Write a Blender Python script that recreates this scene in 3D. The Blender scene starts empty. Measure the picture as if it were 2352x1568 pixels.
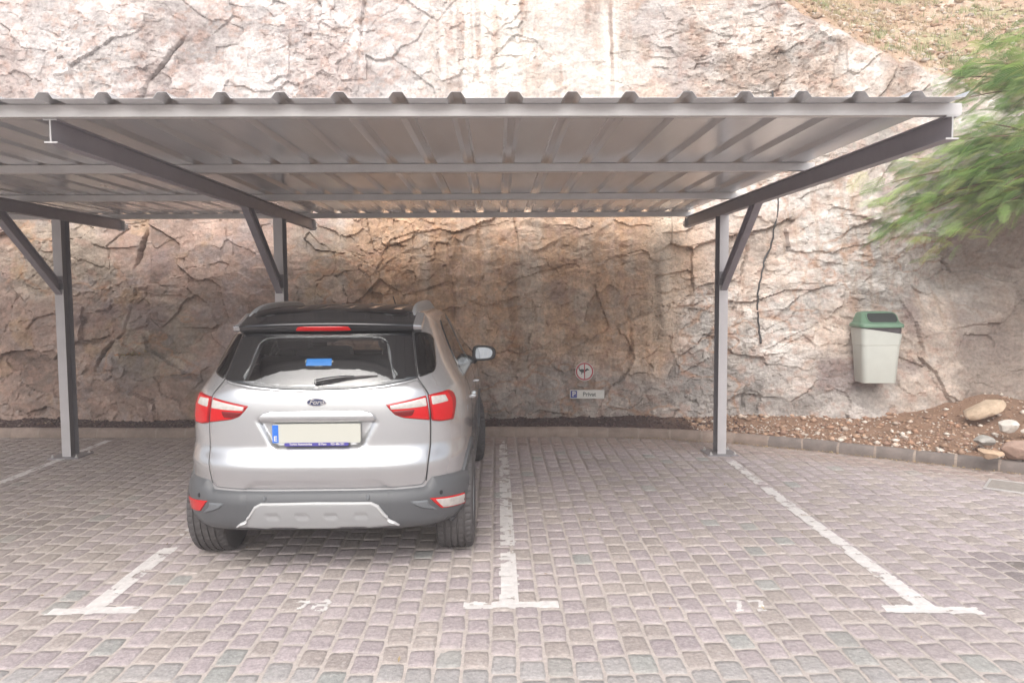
import bpy, bmesh, math, random
import numpy as np
from mathutils import Vector, Matrix, Euler
from mathutils.bvhtree import BVHTree
from mathutils.geometry import delaunay_2d_cdt
random.seed(7); RNG = np.random.default_rng(7)
PI = math.pi
SC = bpy.context.scene
COL = SC.collection

# ------------------------------------------------------------------ helpers
def link(o, parent=None):
    COL.objects.link(o)
    if parent is not None: o.parent = parent
    return o

def tag(o, label=None, cat=None, group=None, kind=None):
    if label: o['label'] = label
    if cat: o['category'] = cat
    if group: o['group'] = group
    if kind: o['kind'] = kind
    return o

def empty(name, loc=(0, 0, 0), rz=0.0):
    o = bpy.data.objects.new(name, None); o.location = loc; o.rotation_euler = (0, 0, rz)
    o.empty_display_size = .1
    return link(o)

def mesh(name, verts, faces, mat, parent=None, smooth=False, col=None, loc=None):
    me = bpy.data.meshes.new(name)
    v = np.asarray(verts, np.float32).reshape(-1, 3)
    if isinstance(faces, np.ndarray):
        k = faces.shape[1]; nf = len(faces)
        me.vertices.add(len(v)); me.vertices.foreach_set('co', v.ravel())
        me.loops.add(nf * k); me.loops.foreach_set('vertex_index', faces.astype(np.int32).ravel())
        me.polygons.add(nf); me.polygons.foreach_set('loop_start', np.arange(0, nf * k, k, dtype=np.int32))
        me.update(calc_edges=True); me.validate()
    else:
        me.from_pydata([tuple(map(float, p)) for p in v], [], [tuple(map(int, f)) for f in faces]); me.update()
    if smooth: me.polygons.foreach_set('use_smooth', np.ones(len(me.polygons), bool))
    if col is not None:
        c = np.ones((len(v), 4), np.float32); c[:, :col.shape[1]] = col
        a = me.color_attributes.new('Col', 'FLOAT_COLOR', 'POINT'); a.data.foreach_set('color', c.ravel())
    if mat is not None: me.materials.append(mat)
    o = bpy.data.objects.new(name, me)
    if loc is not None: o.location = loc
    return link(o, parent)

class MB:
    """collects shapes and links them as one mesh"""
    def __init__(s): s.v = []; s.f = []
    def add(s, v, f):
        n = len(s.v); s.v += [tuple(p) for p in v]; s.f += [tuple(i + n for i in q) for q in f]; return s
    def box(s, x0, x1, y0, y1, z0, z1, b=0.0):
        bm = bmesh.new(); bmesh.ops.create_cube(bm, size=1)
        for q in bm.verts:
            q.co = Vector(((x0 + x1) / 2 + q.co.x * (x1 - x0), (y0 + y1) / 2 + q.co.y * (y1 - y0), (z0 + z1) / 2 + q.co.z * (z1 - z0)))
        if b > 0: bmesh.ops.bevel(bm, geom=bm.edges[:], offset=b, segments=2, affect='EDGES', profile=.5)
        return s.bm(bm)
    def bm(s, bm):
        bm.verts.index_update()
        s.add([q.co[:] for q in bm.verts], [[q.index for q in f.verts] for f in bm.faces]); bm.free(); return s
    def tube(s, pts, r, n=10, cap=True):
        pts = [Vector(p) for p in pts]; rs = r if isinstance(r, (list, tuple)) else [r] * len(pts)
        base = len(s.v); up = None
        for i, p in enumerate(pts):
            t = (pts[min(i + 1, len(pts) - 1)] - pts[max(i - 1, 0)]).normalized()
            if up is None: up = Vector((0, 0, 1)) if abs(t.z) < .9 else Vector((1, 0, 0))
            a = t.cross(up).normalized(); b = a.cross(t).normalized(); up = b
            for k in range(n):
                an = 2 * PI * k / n; s.v.append(tuple(p + (a * math.cos(an) + b * math.sin(an)) * rs[i]))
        for i in range(len(pts) - 1):
            for k in range(n):
                k2 = (k + 1) % n; s.f.append((base + i * n + k, base + i * n + k2, base + (i + 1) * n + k2, base + (i + 1) * n + k))
        if cap:
            s.f.append(tuple(base + k for k in range(n))[::-1]); s.f.append(tuple(base + (len(pts) - 1) * n + k for k in range(n)))
        return s
    def loft(s, rings, close=True, cap=True):
        n = len(rings[0]); base = len(s.v)
        for r in rings: s.v += [tuple(p) for p in r]
        m = n if close else n - 1
        for i in range(len(rings) - 1):
            for k in range(m):
                k2 = (k + 1) % n; s.f.append((base + i * n + k, base + i * n + k2, base + (i + 1) * n + k2, base + (i + 1) * n + k))
        if cap and close:
            s.f.append(tuple(base + k for k in range(n))[::-1]); s.f.append(tuple(base + (len(rings) - 1) * n + k for k in range(n)))
        return s
    def prism(s, poly, axis, a0, a1):
        """extrude a 2D polygon along an axis: axis 0 -> poly is (y,z), 1 -> (x,z), 2 -> (x,y)"""
        def p3(p, a): return (a, p[0], p[1]) if axis == 0 else ((p[0], a, p[1]) if axis == 1 else (p[0], p[1], a))
        return s.loft([[p3(p, a0) for p in poly], [p3(p, a1) for p in poly]])
    def xf(s, M, i0=0):
        for i in range(i0, len(s.v)): s.v[i] = tuple(M @ Vector(s.v[i]))
        return s
    def build(s, name, mat, parent=None, smooth=False, loc=None):
        o = mesh(name, s.v, s.f, mat, parent, False, loc=loc)
        bm = bmesh.new(); bm.from_mesh(o.data); bmesh.ops.recalc_face_normals(bm, faces=bm.faces[:]); bm.to_mesh(o.data); bm.free()
        if smooth: shade(o, smooth)
        return o

def shade(o, ang=35):
    a = math.radians(35 if ang is True else ang)
    o.data.polygons.foreach_set('use_smooth', np.ones(len(o.data.polygons), bool))
    try: o.data.set_sharp_from_angle(angle=a)
    except Exception: pass

def rrect(w, d, r, n=6, cx=0, cy=0):
    """rounded rectangle outline in xy"""
    out = []
    for (sx, sy, a0) in ((1, 1, 0), (-1, 1, 90), (-1, -1, 180), (1, -1, 270)):
        for k in range(n + 1):
            a = math.radians(a0 + 90 * k / n)
            out.append((cx + sx * (w / 2 - r) + r * math.cos(a), cy + sy * (d / 2 - r) + r * math.sin(a)))
    return out

# ------------------------------------------------------------------ noise (numpy)
def _h(ix, iy, seed):
    h = (ix.astype(np.int64) * 374761393 + iy.astype(np.int64) * 668265263 + seed * 362437) & 0xffffffff
    h = ((h ^ (h >> 13)) * 1274126177) & 0xffffffff
    h = ((h ^ (h >> 15)) * 2246822519) & 0xffffffff
    return ((h ^ (h >> 16)) & 0xffffff) / float(0xffffff)
def vnoise(x, y, seed=0):
    ix = np.floor(x); iy = np.floor(y); fx = x - ix; fy = y - iy
    fx = fx * fx * fx * (fx * (fx * 6 - 15) + 10); fy = fy * fy * fy * (fy * (fy * 6 - 15) + 10)
    a = _h(ix, iy, seed); b = _h(ix + 1, iy, seed); c = _h(ix, iy + 1, seed); d = _h(ix + 1, iy + 1, seed)
    return ((a + (b - a) * fx) * (1 - fy) + (c + (d - c) * fx) * fy) * 2 - 1
def fbm(x, y, octv=4, seed=0, gain=.5, lac=2.03):
    s = 0; a = 1; t = 0
    for i in range(octv):
        s = s + a * vnoise(x, y, seed + i * 17); t += a; a *= gain; x = x * lac + 11.3; y = y * lac - 7.7
    return s / t
def worley(x, y, seed=0, jit=.92, cheb=0.):
    ix = np.floor(x); iy = np.floor(y)
    F1 = np.full(x.shape, 9.); F2 = np.full(x.shape, 9.); I = np.zeros(x.shape); DX = np.zeros(x.shape); DY = np.zeros(x.shape)
    for a in (-1, 0, 1):
        for b in (-1, 0, 1):
            cx = ix + a; cy = iy + b
            px = cx + .5 + (_h(cx, cy, seed) - .5) * jit; py = cy + .5 + (_h(cx, cy, seed + 1) - .5) * jit
            dx = x - px; dy = y - py; d = np.sqrt(dx * dx + dy * dy) * (1 - cheb) + cheb * np.maximum(np.abs(dx), np.abs(dy)) * 1.15; hid = _h(cx, cy, seed + 2)
            m = d < F1
            F2 = np.where(m, F1, np.minimum(F2, d)); F1 = np.where(m, d, F1)
            I = np.where(m, hid, I); DX = np.where(m, dx, DX); DY = np.where(m, dy, DY)
    return F1, F2, I, DX, DY
def sst(a, b, x):
    t = np.clip((x - a) / (b - a), 0, 1); return t * t * (3 - 2 * t)
def lerp3(c0, c1, t): return np.asarray(c0) * (1 - t[..., None]) + np.asarray(c1) * t[..., None]

# ------------------------------------------------------------------ materials
def pmat(name, col, rough=.5, metal=0., var=.0, scale=8., bump=0., bscale=60., coat=0., vcol=False, spec=.5, detail=5, rvar=0., dist=.01, coatr=.03):
    m = bpy.data.materials.new(name); m.use_nodes = True
    nt = m.node_tree; N = nt.nodes; L = nt.links; b = N['Principled BSDF']
    b.inputs['Base Color'].default_value = (*col, 1); b.inputs['Roughness'].default_value = rough
    b.inputs['Metallic'].default_value = metal; b.inputs['Specular IOR Level'].default_value = spec
    b.inputs['Coat Weight'].default_value = coat; b.inputs['Coat Roughness'].default_value = coatr
    tc = N.new('ShaderNodeTexCoord')
    src = None
    if vcol:
        a = N.new('ShaderNodeVertexColor'); a.layer_name = 'Col'; src = a.outputs['Color']
    if var > 0 or rvar > 0:
        nz = N.new('ShaderNodeTexNoise'); nz.inputs['Scale'].default_value = scale; nz.inputs['Detail'].default_value = detail
        nz.inputs['Roughness'].default_value = .65
        L.new(tc.outputs['Object'], nz.inputs['Vector'])
    if var > 0:
        mr = N.new('ShaderNodeMapRange'); mr.inputs[1].default_value = .25; mr.inputs[2].default_value = .75
        mr.inputs[3].default_value = 1 - var; mr.inputs[4].default_value = 1 + var
        L.new(nz.outputs['Fac'], mr.inputs[0])
        mx = N.new('ShaderNodeMix'); mx.data_type = 'RGBA'; mx.blend_type = 'MULTIPLY'; mx.inputs[0].default_value = 1
        if src is not None: L.new(src, mx.inputs[6])
        else: mx.inputs[6].default_value = (*col, 1)
        L.new(mr.outputs[0], mx.inputs[7]); src = mx.outputs[2]
    if rvar > 0:
        m2 = N.new('ShaderNodeMapRange'); m2.inputs[3].default_value = max(0, rough - rvar); m2.inputs[4].default_value = rough + rvar
        L.new(nz.outputs['Fac'], m2.inputs[0]); L.new(m2.outputs[0], b.inputs['Roughness'])
    if src is not None: L.new(src, b.inputs['Base Color'])
    if bump > 0:
        nb = N.new('ShaderNodeTexNoise'); nb.inputs['Scale'].default_value = bscale; nb.inputs['Detail'].default_value = 6
        nb.inputs['Roughness'].default_value = .7
        L.new(tc.outputs['Object'], nb.inputs['Vector'])
        bp = N.new('ShaderNodeBump'); bp.inputs['Strength'].default_value = bump; bp.inputs['Distance'].default_value = dist
        L.new(nb.outputs['Fac'], bp.inputs['Height']); L.new(bp.outputs['Normal'], b.inputs['Normal'])
    return m

def glassmat(name, tint, refl=1.0, ior=1.5):
    m = bpy.data.materials.new(name); m.use_nodes = True
    nt = m.node_tree; N = nt.nodes; L = nt.links
    for n in list(N): N.remove(n)
    out = N.new('ShaderNodeOutputMaterial'); tr = N.new('ShaderNodeBsdfTransparent'); gl = N.new('ShaderNodeBsdfGlossy')
    tr.inputs['Color'].default_value = (*tint, 1); gl.inputs['Roughness'].default_value = .01
    gl.inputs['Color'].default_value = (refl, refl, refl, 1)
    fr = N.new('ShaderNodeFresnel'); fr.inputs['IOR'].default_value = ior
    mx = N.new('ShaderNodeMixShader'); L.new(fr.outputs[0], mx.inputs[0]); L.new(tr.outputs[0], mx.inputs[1]); L.new(gl.outputs[0], mx.inputs[2])
    L.new(mx.outputs[0], out.inputs['Surface'])
    return m

# ------------------------------------------------------------------ camera
W0, H0, F0 = 2352., 1568., 1750.
def cam_matrix(vp=(1141, 667), roll=math.radians(.45)):
    v = np.array([vp[0] - W0 / 2, -(vp[1] - H0 / 2), -F0]); v /= np.linalg.norm(v)
    u = np.array([-math.sin(roll), math.cos(roll), 0]); u -= v * u.dot(v); u /= np.linalg.norm(u)
    return np.stack([np.cross(v, u), v, u], 1)
CM = cam_matrix()
CAMH = 1.75
cd = bpy.data.cameras.new('camera'); cam = bpy.data.objects.new('camera', cd); link(cam)
R = CM.T
cam.matrix_world = Matrix([[R[0][0], R[0][1], R[0][2], 0], [R[1][0], R[1][1], R[1][2], 0], [R[2][0], R[2][1], R[2][2], CAMH], [0, 0, 0, 1]])
cd.sensor_width = 36; cd.lens = F0 / W0 * 36; cd.clip_end = 1500; cd.clip_start = .05
SC.camera = cam

# ------------------------------------------------------------------ world and light
SUN_EL, SUN_AZ = math.radians(46), math.radians(188)      # azimuth clockwise from +Y; the light stands behind the camera
w = bpy.data.worlds.new('World'); SC.world = w; w.use_nodes = True
nt = w.node_tree; N = nt.nodes; L = nt.links
bg = N['Background']
sk = N.new('ShaderNodeTexSky'); sk.sky_type = 'NISHITA'; sk.sun_disc = False
sk.sun_elevation = SUN_EL; sk.sun_rotation = SUN_AZ; sk.dust_density = 4.0; sk.air_density = 1.0; sk.ozone_density = 1.0
hs = N.new('ShaderNodeHueSaturation'); hs.inputs['Saturation'].default_value = .40
L.new(sk.outputs[0], hs.inputs['Color']); L.new(hs.outputs[0], bg.inputs['Color']); bg.inputs['Strength'].default_value = .14
sl = bpy.data.lights.new('sun', 'SUN'); sl.energy = 1.2; sl.angle = math.radians(75); sl.color = (1, .965, .925)
so = bpy.data.objects.new('sun', sl); link(so)
d = Vector((math.sin(SUN_AZ) * math.cos(SUN_EL), math.cos(SUN_AZ) * math.cos(SUN_EL), math.sin(SUN_EL)))
so.rotation_euler = d.to_track_quat('Z', 'Y').to_euler()
SC.view_settings.view_transform = 'Standard'; SC.view_settings.look = 'None'
SC.view_settings.exposure = 1.0; SC.view_settings.gamma = 1
SC.cycles.max_bounces = 7; SC.cycles.diffuse_bounces = 4; SC.cycles.glossy_bounces = 4; SC.cycles.transparent_max_bounces = 12
SC.cycles.use_denoising = True

# thin haze volume added only to lift the dark tones of the shade
def build_haze():
    m = bpy.data.materials.new('shade lifting haze'); m.use_nodes = True; nt = m.node_tree; N = nt.nodes; L = nt.links
    N.remove(N['Principled BSDF']); v = N.new('ShaderNodeVolumePrincipled'); v.inputs['Color'].default_value = (.95, .90, .91, 1); v.inputs['Density'].default_value = HAZE; v.inputs['Anisotropy'].default_value = 0
    L.new(v.outputs[0], N['Material Output'].inputs['Volume'])
    o = mesh('added_haze', [(x, y, z) for z in (-1.1, 10.5) for x, y in ((-62, -62), (62, -62), (62, 42), (-62, 42))], [(3, 2, 1, 0), (4, 5, 6, 7), (0, 1, 5, 4), (1, 2, 6, 5), (2, 3, 7, 6), (3, 0, 4, 7)], m)
    tag(o, kind='stuff')
HAZE = .0078
build_haze()

# ------------------------------------------------------------------ ground and paving
KERB = np.array([(-20, 9.85), (-14, 9.62), (-9, 9.40), (-6.03, 9.254), (-3.63, 9.125), (-.07, 8.989), (1.0, 8.92), (1.82, 8.80), (2.73, 8.43), (3.51, 7.955), (4.17, 7.45), (4.89, 6.894), (5.6, 6.3), (6.5, 5.4), (7.6, 4.1)])
def kerb_y(x): return np.interp(x, KERB[:, 0], KERB[:, 1])

def make_ground_mat():
    m = bpy.data.materials.new('far paving'); m.use_nodes = True
    nt = m.node_tree; N = nt.nodes; L = nt.links; b = N['Principled BSDF']
    tc = N.new('ShaderNodeTexCoord'); br = N.new('ShaderNodeTexBrick')
    br.inputs['Scale'].default_value = 1; br.inputs['Brick Width'].default_value = .19; br.inputs['Row Height'].default_value = .13
    br.inputs['Mortar Size'].default_value = .008
    br.inputs['Color1'].default_value = (.30, .27, .27, 1); br.inputs['Color2'].default_value = (.38, .35, .34, 1); br.inputs['Mortar'].default_value = (.45, .40, .34, 1)
    mp = N.new('ShaderNodeMapping'); mp.inputs['Rotation'].default_value = (0, 0, PI / 2)
    L.new(tc.outputs['Object'], mp.inputs['Vector']); L.new(mp.outputs[0], br.inputs['Vector']); L.new(br.outputs['Color'], b.inputs['Base Color'])
    b.inputs['Roughness'].default_value = .85
    return m
g = mesh('ground', [(-60, -60, -.02), (60, -60, -.02), (60, 40, -.02), (-60, 40, -.02)], [(0, 1, 2, 3)], make_ground_mat())
tag(g, kind='structure')

# sandy bed between the stones
nx, ny = 150, 100
xs = np.linspace(-7.5, 8, nx); ys = np.linspace(1.2, 9.6, ny)
GX, GY = np.meshgrid(xs, ys)
bedz = .0076 + .0010 * fbm(GX * 3, GY * 3, 3, 5)
V = np.stack([GX, GY, bedz], -1).reshape(-1, 3)
idx = np.arange(nx * ny).reshape(ny, nx)
Fq = np.stack([idx[:-1, :-1], idx[:-1, 1:], idx[1:, 1:], idx[1:, :-1]], -1).reshape(-1, 4)
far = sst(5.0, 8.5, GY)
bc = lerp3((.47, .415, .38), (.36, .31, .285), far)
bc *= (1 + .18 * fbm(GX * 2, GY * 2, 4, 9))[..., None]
m_sand = pmat('joint sand', (.5, .44, .36), .95, var=.22, scale=60, bump=.5, bscale=220, vcol=True)
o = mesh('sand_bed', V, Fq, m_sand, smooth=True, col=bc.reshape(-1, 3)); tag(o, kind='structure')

PW, PL = .130, .176
def build_paving():
    vs, fs, cs = [], [], []
    base = 0
    K = 24
    an = np.linspace(0, 2 * PI, K, endpoint=False)
    an = an + PI / 4; rr = (np.abs(np.cos(an)) ** 12 + np.abs(np.sin(an)) ** 12) ** (-1 / 12.)
    ox, oy = rr * np.cos(an), rr * np.sin(an)
    col = int(-7.2 / PW)
    while col * PW < 7.6:
        x = col * PW + .02
        y = 1.5 + RNG.uniform(0, PL)
        while y < 9.5:
            ln_ = PL * RNG.uniform(.90, 1.10); yc = y + ln_ / 2; y += ln_
            if yc > kerb_y(x) + .05: continue
            # outside what the camera can see from here or from a step aside
            if abs(x) > .80 * yc + 1.6: continue
            jt = 1.0 if yc < 6.5 else .7
            wob = 1 + jt * .85 * (.020 * np.sin(an * 2 + RNG.uniform(0, 6)) + .018 * np.sin(an * 3 + RNG.uniform(0, 6)) + .012 * np.sin(an * 5 + RNG.uniform(0, 6)))
            jw = .0095 if yc < 5 else .0075
            hx = (PW - jw) / 2 * RNG.uniform(.93, 1.0); hy = (ln_ - jw) / 2 * RNG.uniform(.95, 1.0)
            rz = RNG.normal(0, .025)
            tx, ty = RNG.normal(0, .009, 2); hz = .0112 + RNG.normal(0, .0009)
            def ring(s, z, dn=0):
                px = ox * hx * wob * s; py = oy * hy * wob * s
                X = px * math.cos(rz) - py * math.sin(rz); Y = px * math.sin(rz) + py * math.cos(rz)
                return np.stack([x + X, yc + Y, z + tx * X + ty * Y + dn], -1)
            n1 = RNG.normal(0, .0007, K); n2 = RNG.normal(0, .0008, K)
            vs += [ring(1.02, -.012), ring(1.0, hz - .006, n1), ring(.972, hz - .0010, n1), ring(.62, hz + .0008, n2), np.array([[x, yc, hz + .001 + RNG.normal(0, .0008)]])]
            for a in range(3):
                for k in range(K):
                    k2 = (k + 1) % K
                    fs.append((base + a * K + k, base + a * K + k2, base + (a + 1) * K + k2)); fs.append((base + a * K + k, base + (a + 1) * K + k2, base + (a + 1) * K + k))
            for k in range(K): fs.append((base + 3 * K + k, base + 3 * K + (k + 1) % K, base + 4 * K))
            # colour of the stone: lilac grey, some greenish grey, reddish next to the kerb
            c = np.array((.415, .355, .360)) * RNG.uniform(.90, 1.10)
            t = RNG.random()
            if t < (.09 if yc < 3.7 else .02): c = np.array((.355, .35, .335)) * RNG.uniform(.9, 1.1)
            elif t < .26: c = np.array((.40, .345, .32)) * RNG.uniform(.9, 1.1)
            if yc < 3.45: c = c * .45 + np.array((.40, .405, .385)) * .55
            k = float(sst(.95, .25, kerb_y(x) - yc)) * .8
            c = c * (1 - k) + np.array((.34, .25, .21)) * RNG.uniform(.88, 1.1) * k
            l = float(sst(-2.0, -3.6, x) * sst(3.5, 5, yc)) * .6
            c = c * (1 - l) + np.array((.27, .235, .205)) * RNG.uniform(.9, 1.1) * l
            if yc > 8.2 and RNG.random() < .1: c *= .8
            # one dark spot near the right edge, faint oil and tyre stains in the bays
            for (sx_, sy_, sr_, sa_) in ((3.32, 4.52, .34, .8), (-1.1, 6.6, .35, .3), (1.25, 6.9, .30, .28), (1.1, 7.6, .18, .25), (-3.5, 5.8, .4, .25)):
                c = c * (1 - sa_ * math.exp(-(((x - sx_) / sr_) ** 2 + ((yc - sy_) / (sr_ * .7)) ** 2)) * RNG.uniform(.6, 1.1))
            # dust: the edges of a stone keep pale sand
            e0 = c * .5 + np.array((.46, .41, .37)) * .5; e1 = c * .85 + np.array((.45, .41, .38)) * .15
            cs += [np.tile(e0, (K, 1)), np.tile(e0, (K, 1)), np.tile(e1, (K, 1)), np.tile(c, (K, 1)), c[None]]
            base += 4 * K + 1
        col += 1
    return np.concatenate(vs), np.array(fs), np.concatenate(cs)
PV, PF, PC = build_paving()
def paving_mat():
    m = pmat('cobble paver', (.33, .3, .3), .8, var=.32, scale=52, bump=1.0, bscale=62, vcol=True, rvar=.12, dist=.012)
    nt = m.node_tree; N = nt.nodes; L = nt.links; b = N['Principled BSDF']
    tc = N.new('ShaderNodeTexCoord')
    # broad worn and dusty patches
    nz = N.new('ShaderNodeTexNoise'); nz.inputs['Scale'].default_value = 1.3; nz.inputs['Detail'].default_value = 7; nz.inputs['Roughness'].default_value = .6
    L.new(tc.outputs['Object'], nz.inputs['Vector'])
    mr = N.new('ShaderNodeMapRange'); mr.inputs[1].default_value = .46; mr.inputs[2].default_value = .72; mr.inputs[4].default_value = .38
    L.new(nz.outputs['Fac'], mr.inputs[0])
    mx = N.new('ShaderNodeMix'); mx.data_type = 'RGBA'; mx.inputs[7].default_value = (.45, .395, .355, 1)
    src = b.inputs['Base Color'].links[0].from_socket
    L.new(mr.outputs[0], mx.inputs[0]); L.new(src, mx.inputs[6])
    # small pale scuffs on the stone faces
    n2 = N.new('ShaderNodeTexNoise'); n2.inputs['Scale'].default_value = 26; n2.inputs['Detail'].default_value = 4; L.new(tc.outputs['Object'], n2.inputs['Vector'])
    m2 = N.new('ShaderNodeMapRange'); m2.inputs[1].default_value = .60; m2.inputs[2].default_value = .70; m2.inputs[4].default_value = .5
    L.new(n2.outputs['Fac'], m2.inputs[0])
    mx2 = N.new('ShaderNodeMix'); mx2.data_type = 'RGBA'; mx2.inputs[7].default_value = (.52, .48, .46, 1)
    L.new(m2.outputs[0], mx2.inputs[0]); L.new(mx.outputs[2], mx2.inputs[6]); L.new(mx2.outputs[2], b.inputs['Base Color'])
    return m
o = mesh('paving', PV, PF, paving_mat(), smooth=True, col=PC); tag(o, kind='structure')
PAV = BVHTree.FromPolygons([tuple(p) for p in PV.tolist()], [tuple(f) for f in PF.tolist()])
def pav_z(x, y):
    h = PAV.ray_cast(Vector((x, y, .3)), Vector((0, 0, -1)))
    return h[0].z if h[0] is not None else .0

# road paint draped over the stones
def paint(name, polys, wear, seed, label, cat, mat, cell=.011, group=None):
    """polys: list of quads (x0,y0,x1,y1,width0,width1) strokes; wear(x,y) gives the share worn away"""
    vs = {}; vv = []; ff = []
    def vid(i, j):
        if (i, j) not in vs:
            x, y = i * cell, j * cell
            z = pav_z(x, y)
            if z < .0085: z = .0090
            vs[(i, j)] = len(vv); vv.append((x, y, z + .0022))
        return vs[(i, j)]
    done = set()
    for (x0, y0, x1, y1, w0, w1) in polys:
        A = Vector((x0, y0)); B = Vector((x1, y1)); Lg = (B - A).length; T = (B - A) / Lg; Nn = Vector((-T.y, T.x))
        r = max(w0, w1)
        for i in range(int((min(x0, x1) - r) / cell) - 1, int((max(x0, x1) + r) / cell) + 2):
            for j in range(int((min(y0, y1) - r) / cell) - 1, int((max(y0, y1) + r) / cell) + 2):
                if (i, j) in done: continue
                p = Vector(((i + .5) * cell, (j + .5) * cell)) - A
                s = p.dot(T); q = p.dot(Nn)
                e = float(vnoise(np.array([p.x * 30 + seed]), np.array([p.y * 30.]), seed)[0])
                if s < 0 + e * .008 or s > Lg + e * .008: continue
                wd = w0 + (w1 - w0) * s / Lg
                if abs(q) > wd / 2 + e * .006: continue
                x, y = (i + .5) * cell, (j + .5) * cell
                wn = float(fbm(np.array([x * 14.]), np.array([y * 14.]), 4, seed)[0]) * .5 + .5
                low = pav_z(x, y) < .0090
                if wn < wear(x, y) + (.10 if low else 0): continue
                done.add((i, j))
                ff.append((vid(i, j), vid(i + 1, j), vid(i + 1, j + 1), vid(i, j + 1)))
    o = mesh(name, vv, ff, mat, smooth=True)
    return tag(o, label, cat, group)
m_paint = pmat('worn white paint', (.63, .60, .58), .7, var=.16, scale=30, bump=.3, bscale=120)
def wear_mid(x, y):
    if y > 5.1: return .34 + .10 * min(1, (y - 5.1) / 2.5)
    if 4.95 < y < 5.12: return .72
    return .16 if y < 4.35 else .25
G1 = 'painted bay lines on the paving'
paint('parking_line', [(.061, 8.75, .061, 4.13, .085, .108), (-.195, 4.118, .330, 4.115, .085, .085)], wear_mid, 3,
      'worn white T-shaped bay line in the middle, just right of the silver car', 'road marking', m_paint, group=G1)
paint('parking_line', [(2.35, 7.60, 2.327, 4.0, .085, .115), (2.091, 3.995, 2.595, 3.95, .095, .085)], lambda x, y: (.18 if y < 4.3 else .28) + .16 * float(sst(5.6, 7.2, np.array(y))) + (.12 if 6.05 < y < 6.2 else 0), 4,
      'white T-shaped bay line running from the right canopy post to the front right', 'road marking', m_paint, group=G1)
paint('parking_line', [(-2.243, 8.9, -2.243, 4.13, .085, .112), (-2.47, 4.112, -1.972, 4.132, .088, .085)], lambda x, y: (.20 if y < 4.6 else .29) + (.4 if 5.15 < y < 5.5 else 0), 5,
      'white T-shaped bay line passing under the left rear tyre of the silver car', 'road marking', m_paint, group=G1)
paint('parking_line', [(-4.60, 9.0, -4.58, 4.4, .085, .095)], lambda x, y: .27, 6,
      'faded white line at the left edge below the left canopy post', 'road marking', m_paint, group=G1)
SEG = lambda ox, oy, s, st: [(ox + a * s, oy + b * s, ox + c * s, oy + d * s, .022, .026) for (a, b, c, d) in st]
seven = [(0, 1, .62, 1), (.60, 1, .25, 0), (.1, .06, .5, .02)]
eight = [(0, .5, .5, .5), (.05, .55, .1, 1), (.1, 1, .55, 1), (.55, 1, .48, .5), (0, 0, .5, .02), (0, 0, 0, .5), (.5, .5, .5, 0)]
paint('bay_number', SEG(-1.145, 4.07, .13, seven) + SEG(-1.02, 4.08, .13, eight), lambda x, y: .40, 8,
      'flaked white number 78 painted on the paving behind the silver car', 'road marking', m_paint, cell=.007)
paint('bay_number', SEG(1.265, 3.995, .13, seven) + SEG(1.385, 3.99, .13, seven), lambda x, y: .30, 9,
      'flaked white number 77 painted at the mouth of the empty bay', 'road marking', m_paint, cell=.007)

# ------------------------------------------------------------------ kerb
def curve_pts(ctrl, step):
    c = np.asarray(ctrl, float); sl_ = np.r_[0, np.cumsum(np.hypot(*np.diff(c, axis=0).T))]
    n = int(sl_[-1] / step); t = np.linspace(0, sl_[-1], n)
    x = np.interp(t, sl_, c[:, 0]); y = np.interp(t, sl_, c[:, 1])
    k = np.ones(9) / 9.
    xp = np.convolve(np.pad(x, 4, mode='edge'), k, 'valid'); yp = np.convolve(np.pad(y, 4, mode='edge'), k, 'valid')
    return np.stack([xp, yp], -1)
kp = curve_pts(KERB, .06)
prof = [(0, -.01), (-.004, .05), (.004, .085), (.022, .110), (.05, .122), (.08, .122), (.108, .108), (.12, .08), (.12, -.01)]
mbk = MB(); mjt = MB()
i = 0; n_per = 6
kcol = []
while i + n_per < len(kp):
    seg = kp[i:i + n_per + 1]
    rings = []
    dz = random.uniform(-.003, .003); dn = random.uniform(-.003, .003)
    for a in range(len(seg)):
        j = i + a; t = kp[min(j + 1, len(kp) - 1)] - kp[max(j - 1, 0)]; t = t / np.hypot(*t); nrm = np.array([-t[1], t[0]])
        sc = .9 if a in (0, len(seg) - 1) else 1
        p0 = kp[j] + t * (.006 if a == 0 else (-.006 if a == len(seg) - 1 else 0))
        rings.append([(*(p0 + nrm * (.06 + (q[0] - .06) * (.93 if sc < 1 else 1) + dn)), q[1] * (.965 if sc < 1 else 1) + dz) for q in prof])
    n0 = len(mbk.v); mbk.loft(rings)
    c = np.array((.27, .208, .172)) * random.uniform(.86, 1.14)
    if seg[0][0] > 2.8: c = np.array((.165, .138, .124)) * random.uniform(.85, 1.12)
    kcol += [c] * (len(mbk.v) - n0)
    # mortar joint
    j = i; t = kp[j + 1] - kp[max(j - 1, 0)]; t = t / np.hypot(*t); nrm = np.array([-t[1], t[0]])
    mjt.loft([[(*(kp[j] + t * e + nrm * (.06 + (q[0] - .06) * .95)), q[1] * .975) for q in prof] for e in (-.012, .012)])
    i += n_per
m_kerb = pmat('kerb concrete', (.33, .28, .25), .85, var=.25, scale=9, bump=.5, bscale=70, vcol=True)
bmk = mbk
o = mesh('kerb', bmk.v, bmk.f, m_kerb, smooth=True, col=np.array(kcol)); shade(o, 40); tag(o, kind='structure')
o2 = mjt.build('kerb_mortar', pmat('mortar', (.29, .235, .195), .9, var=.15, scale=20), o)

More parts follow.
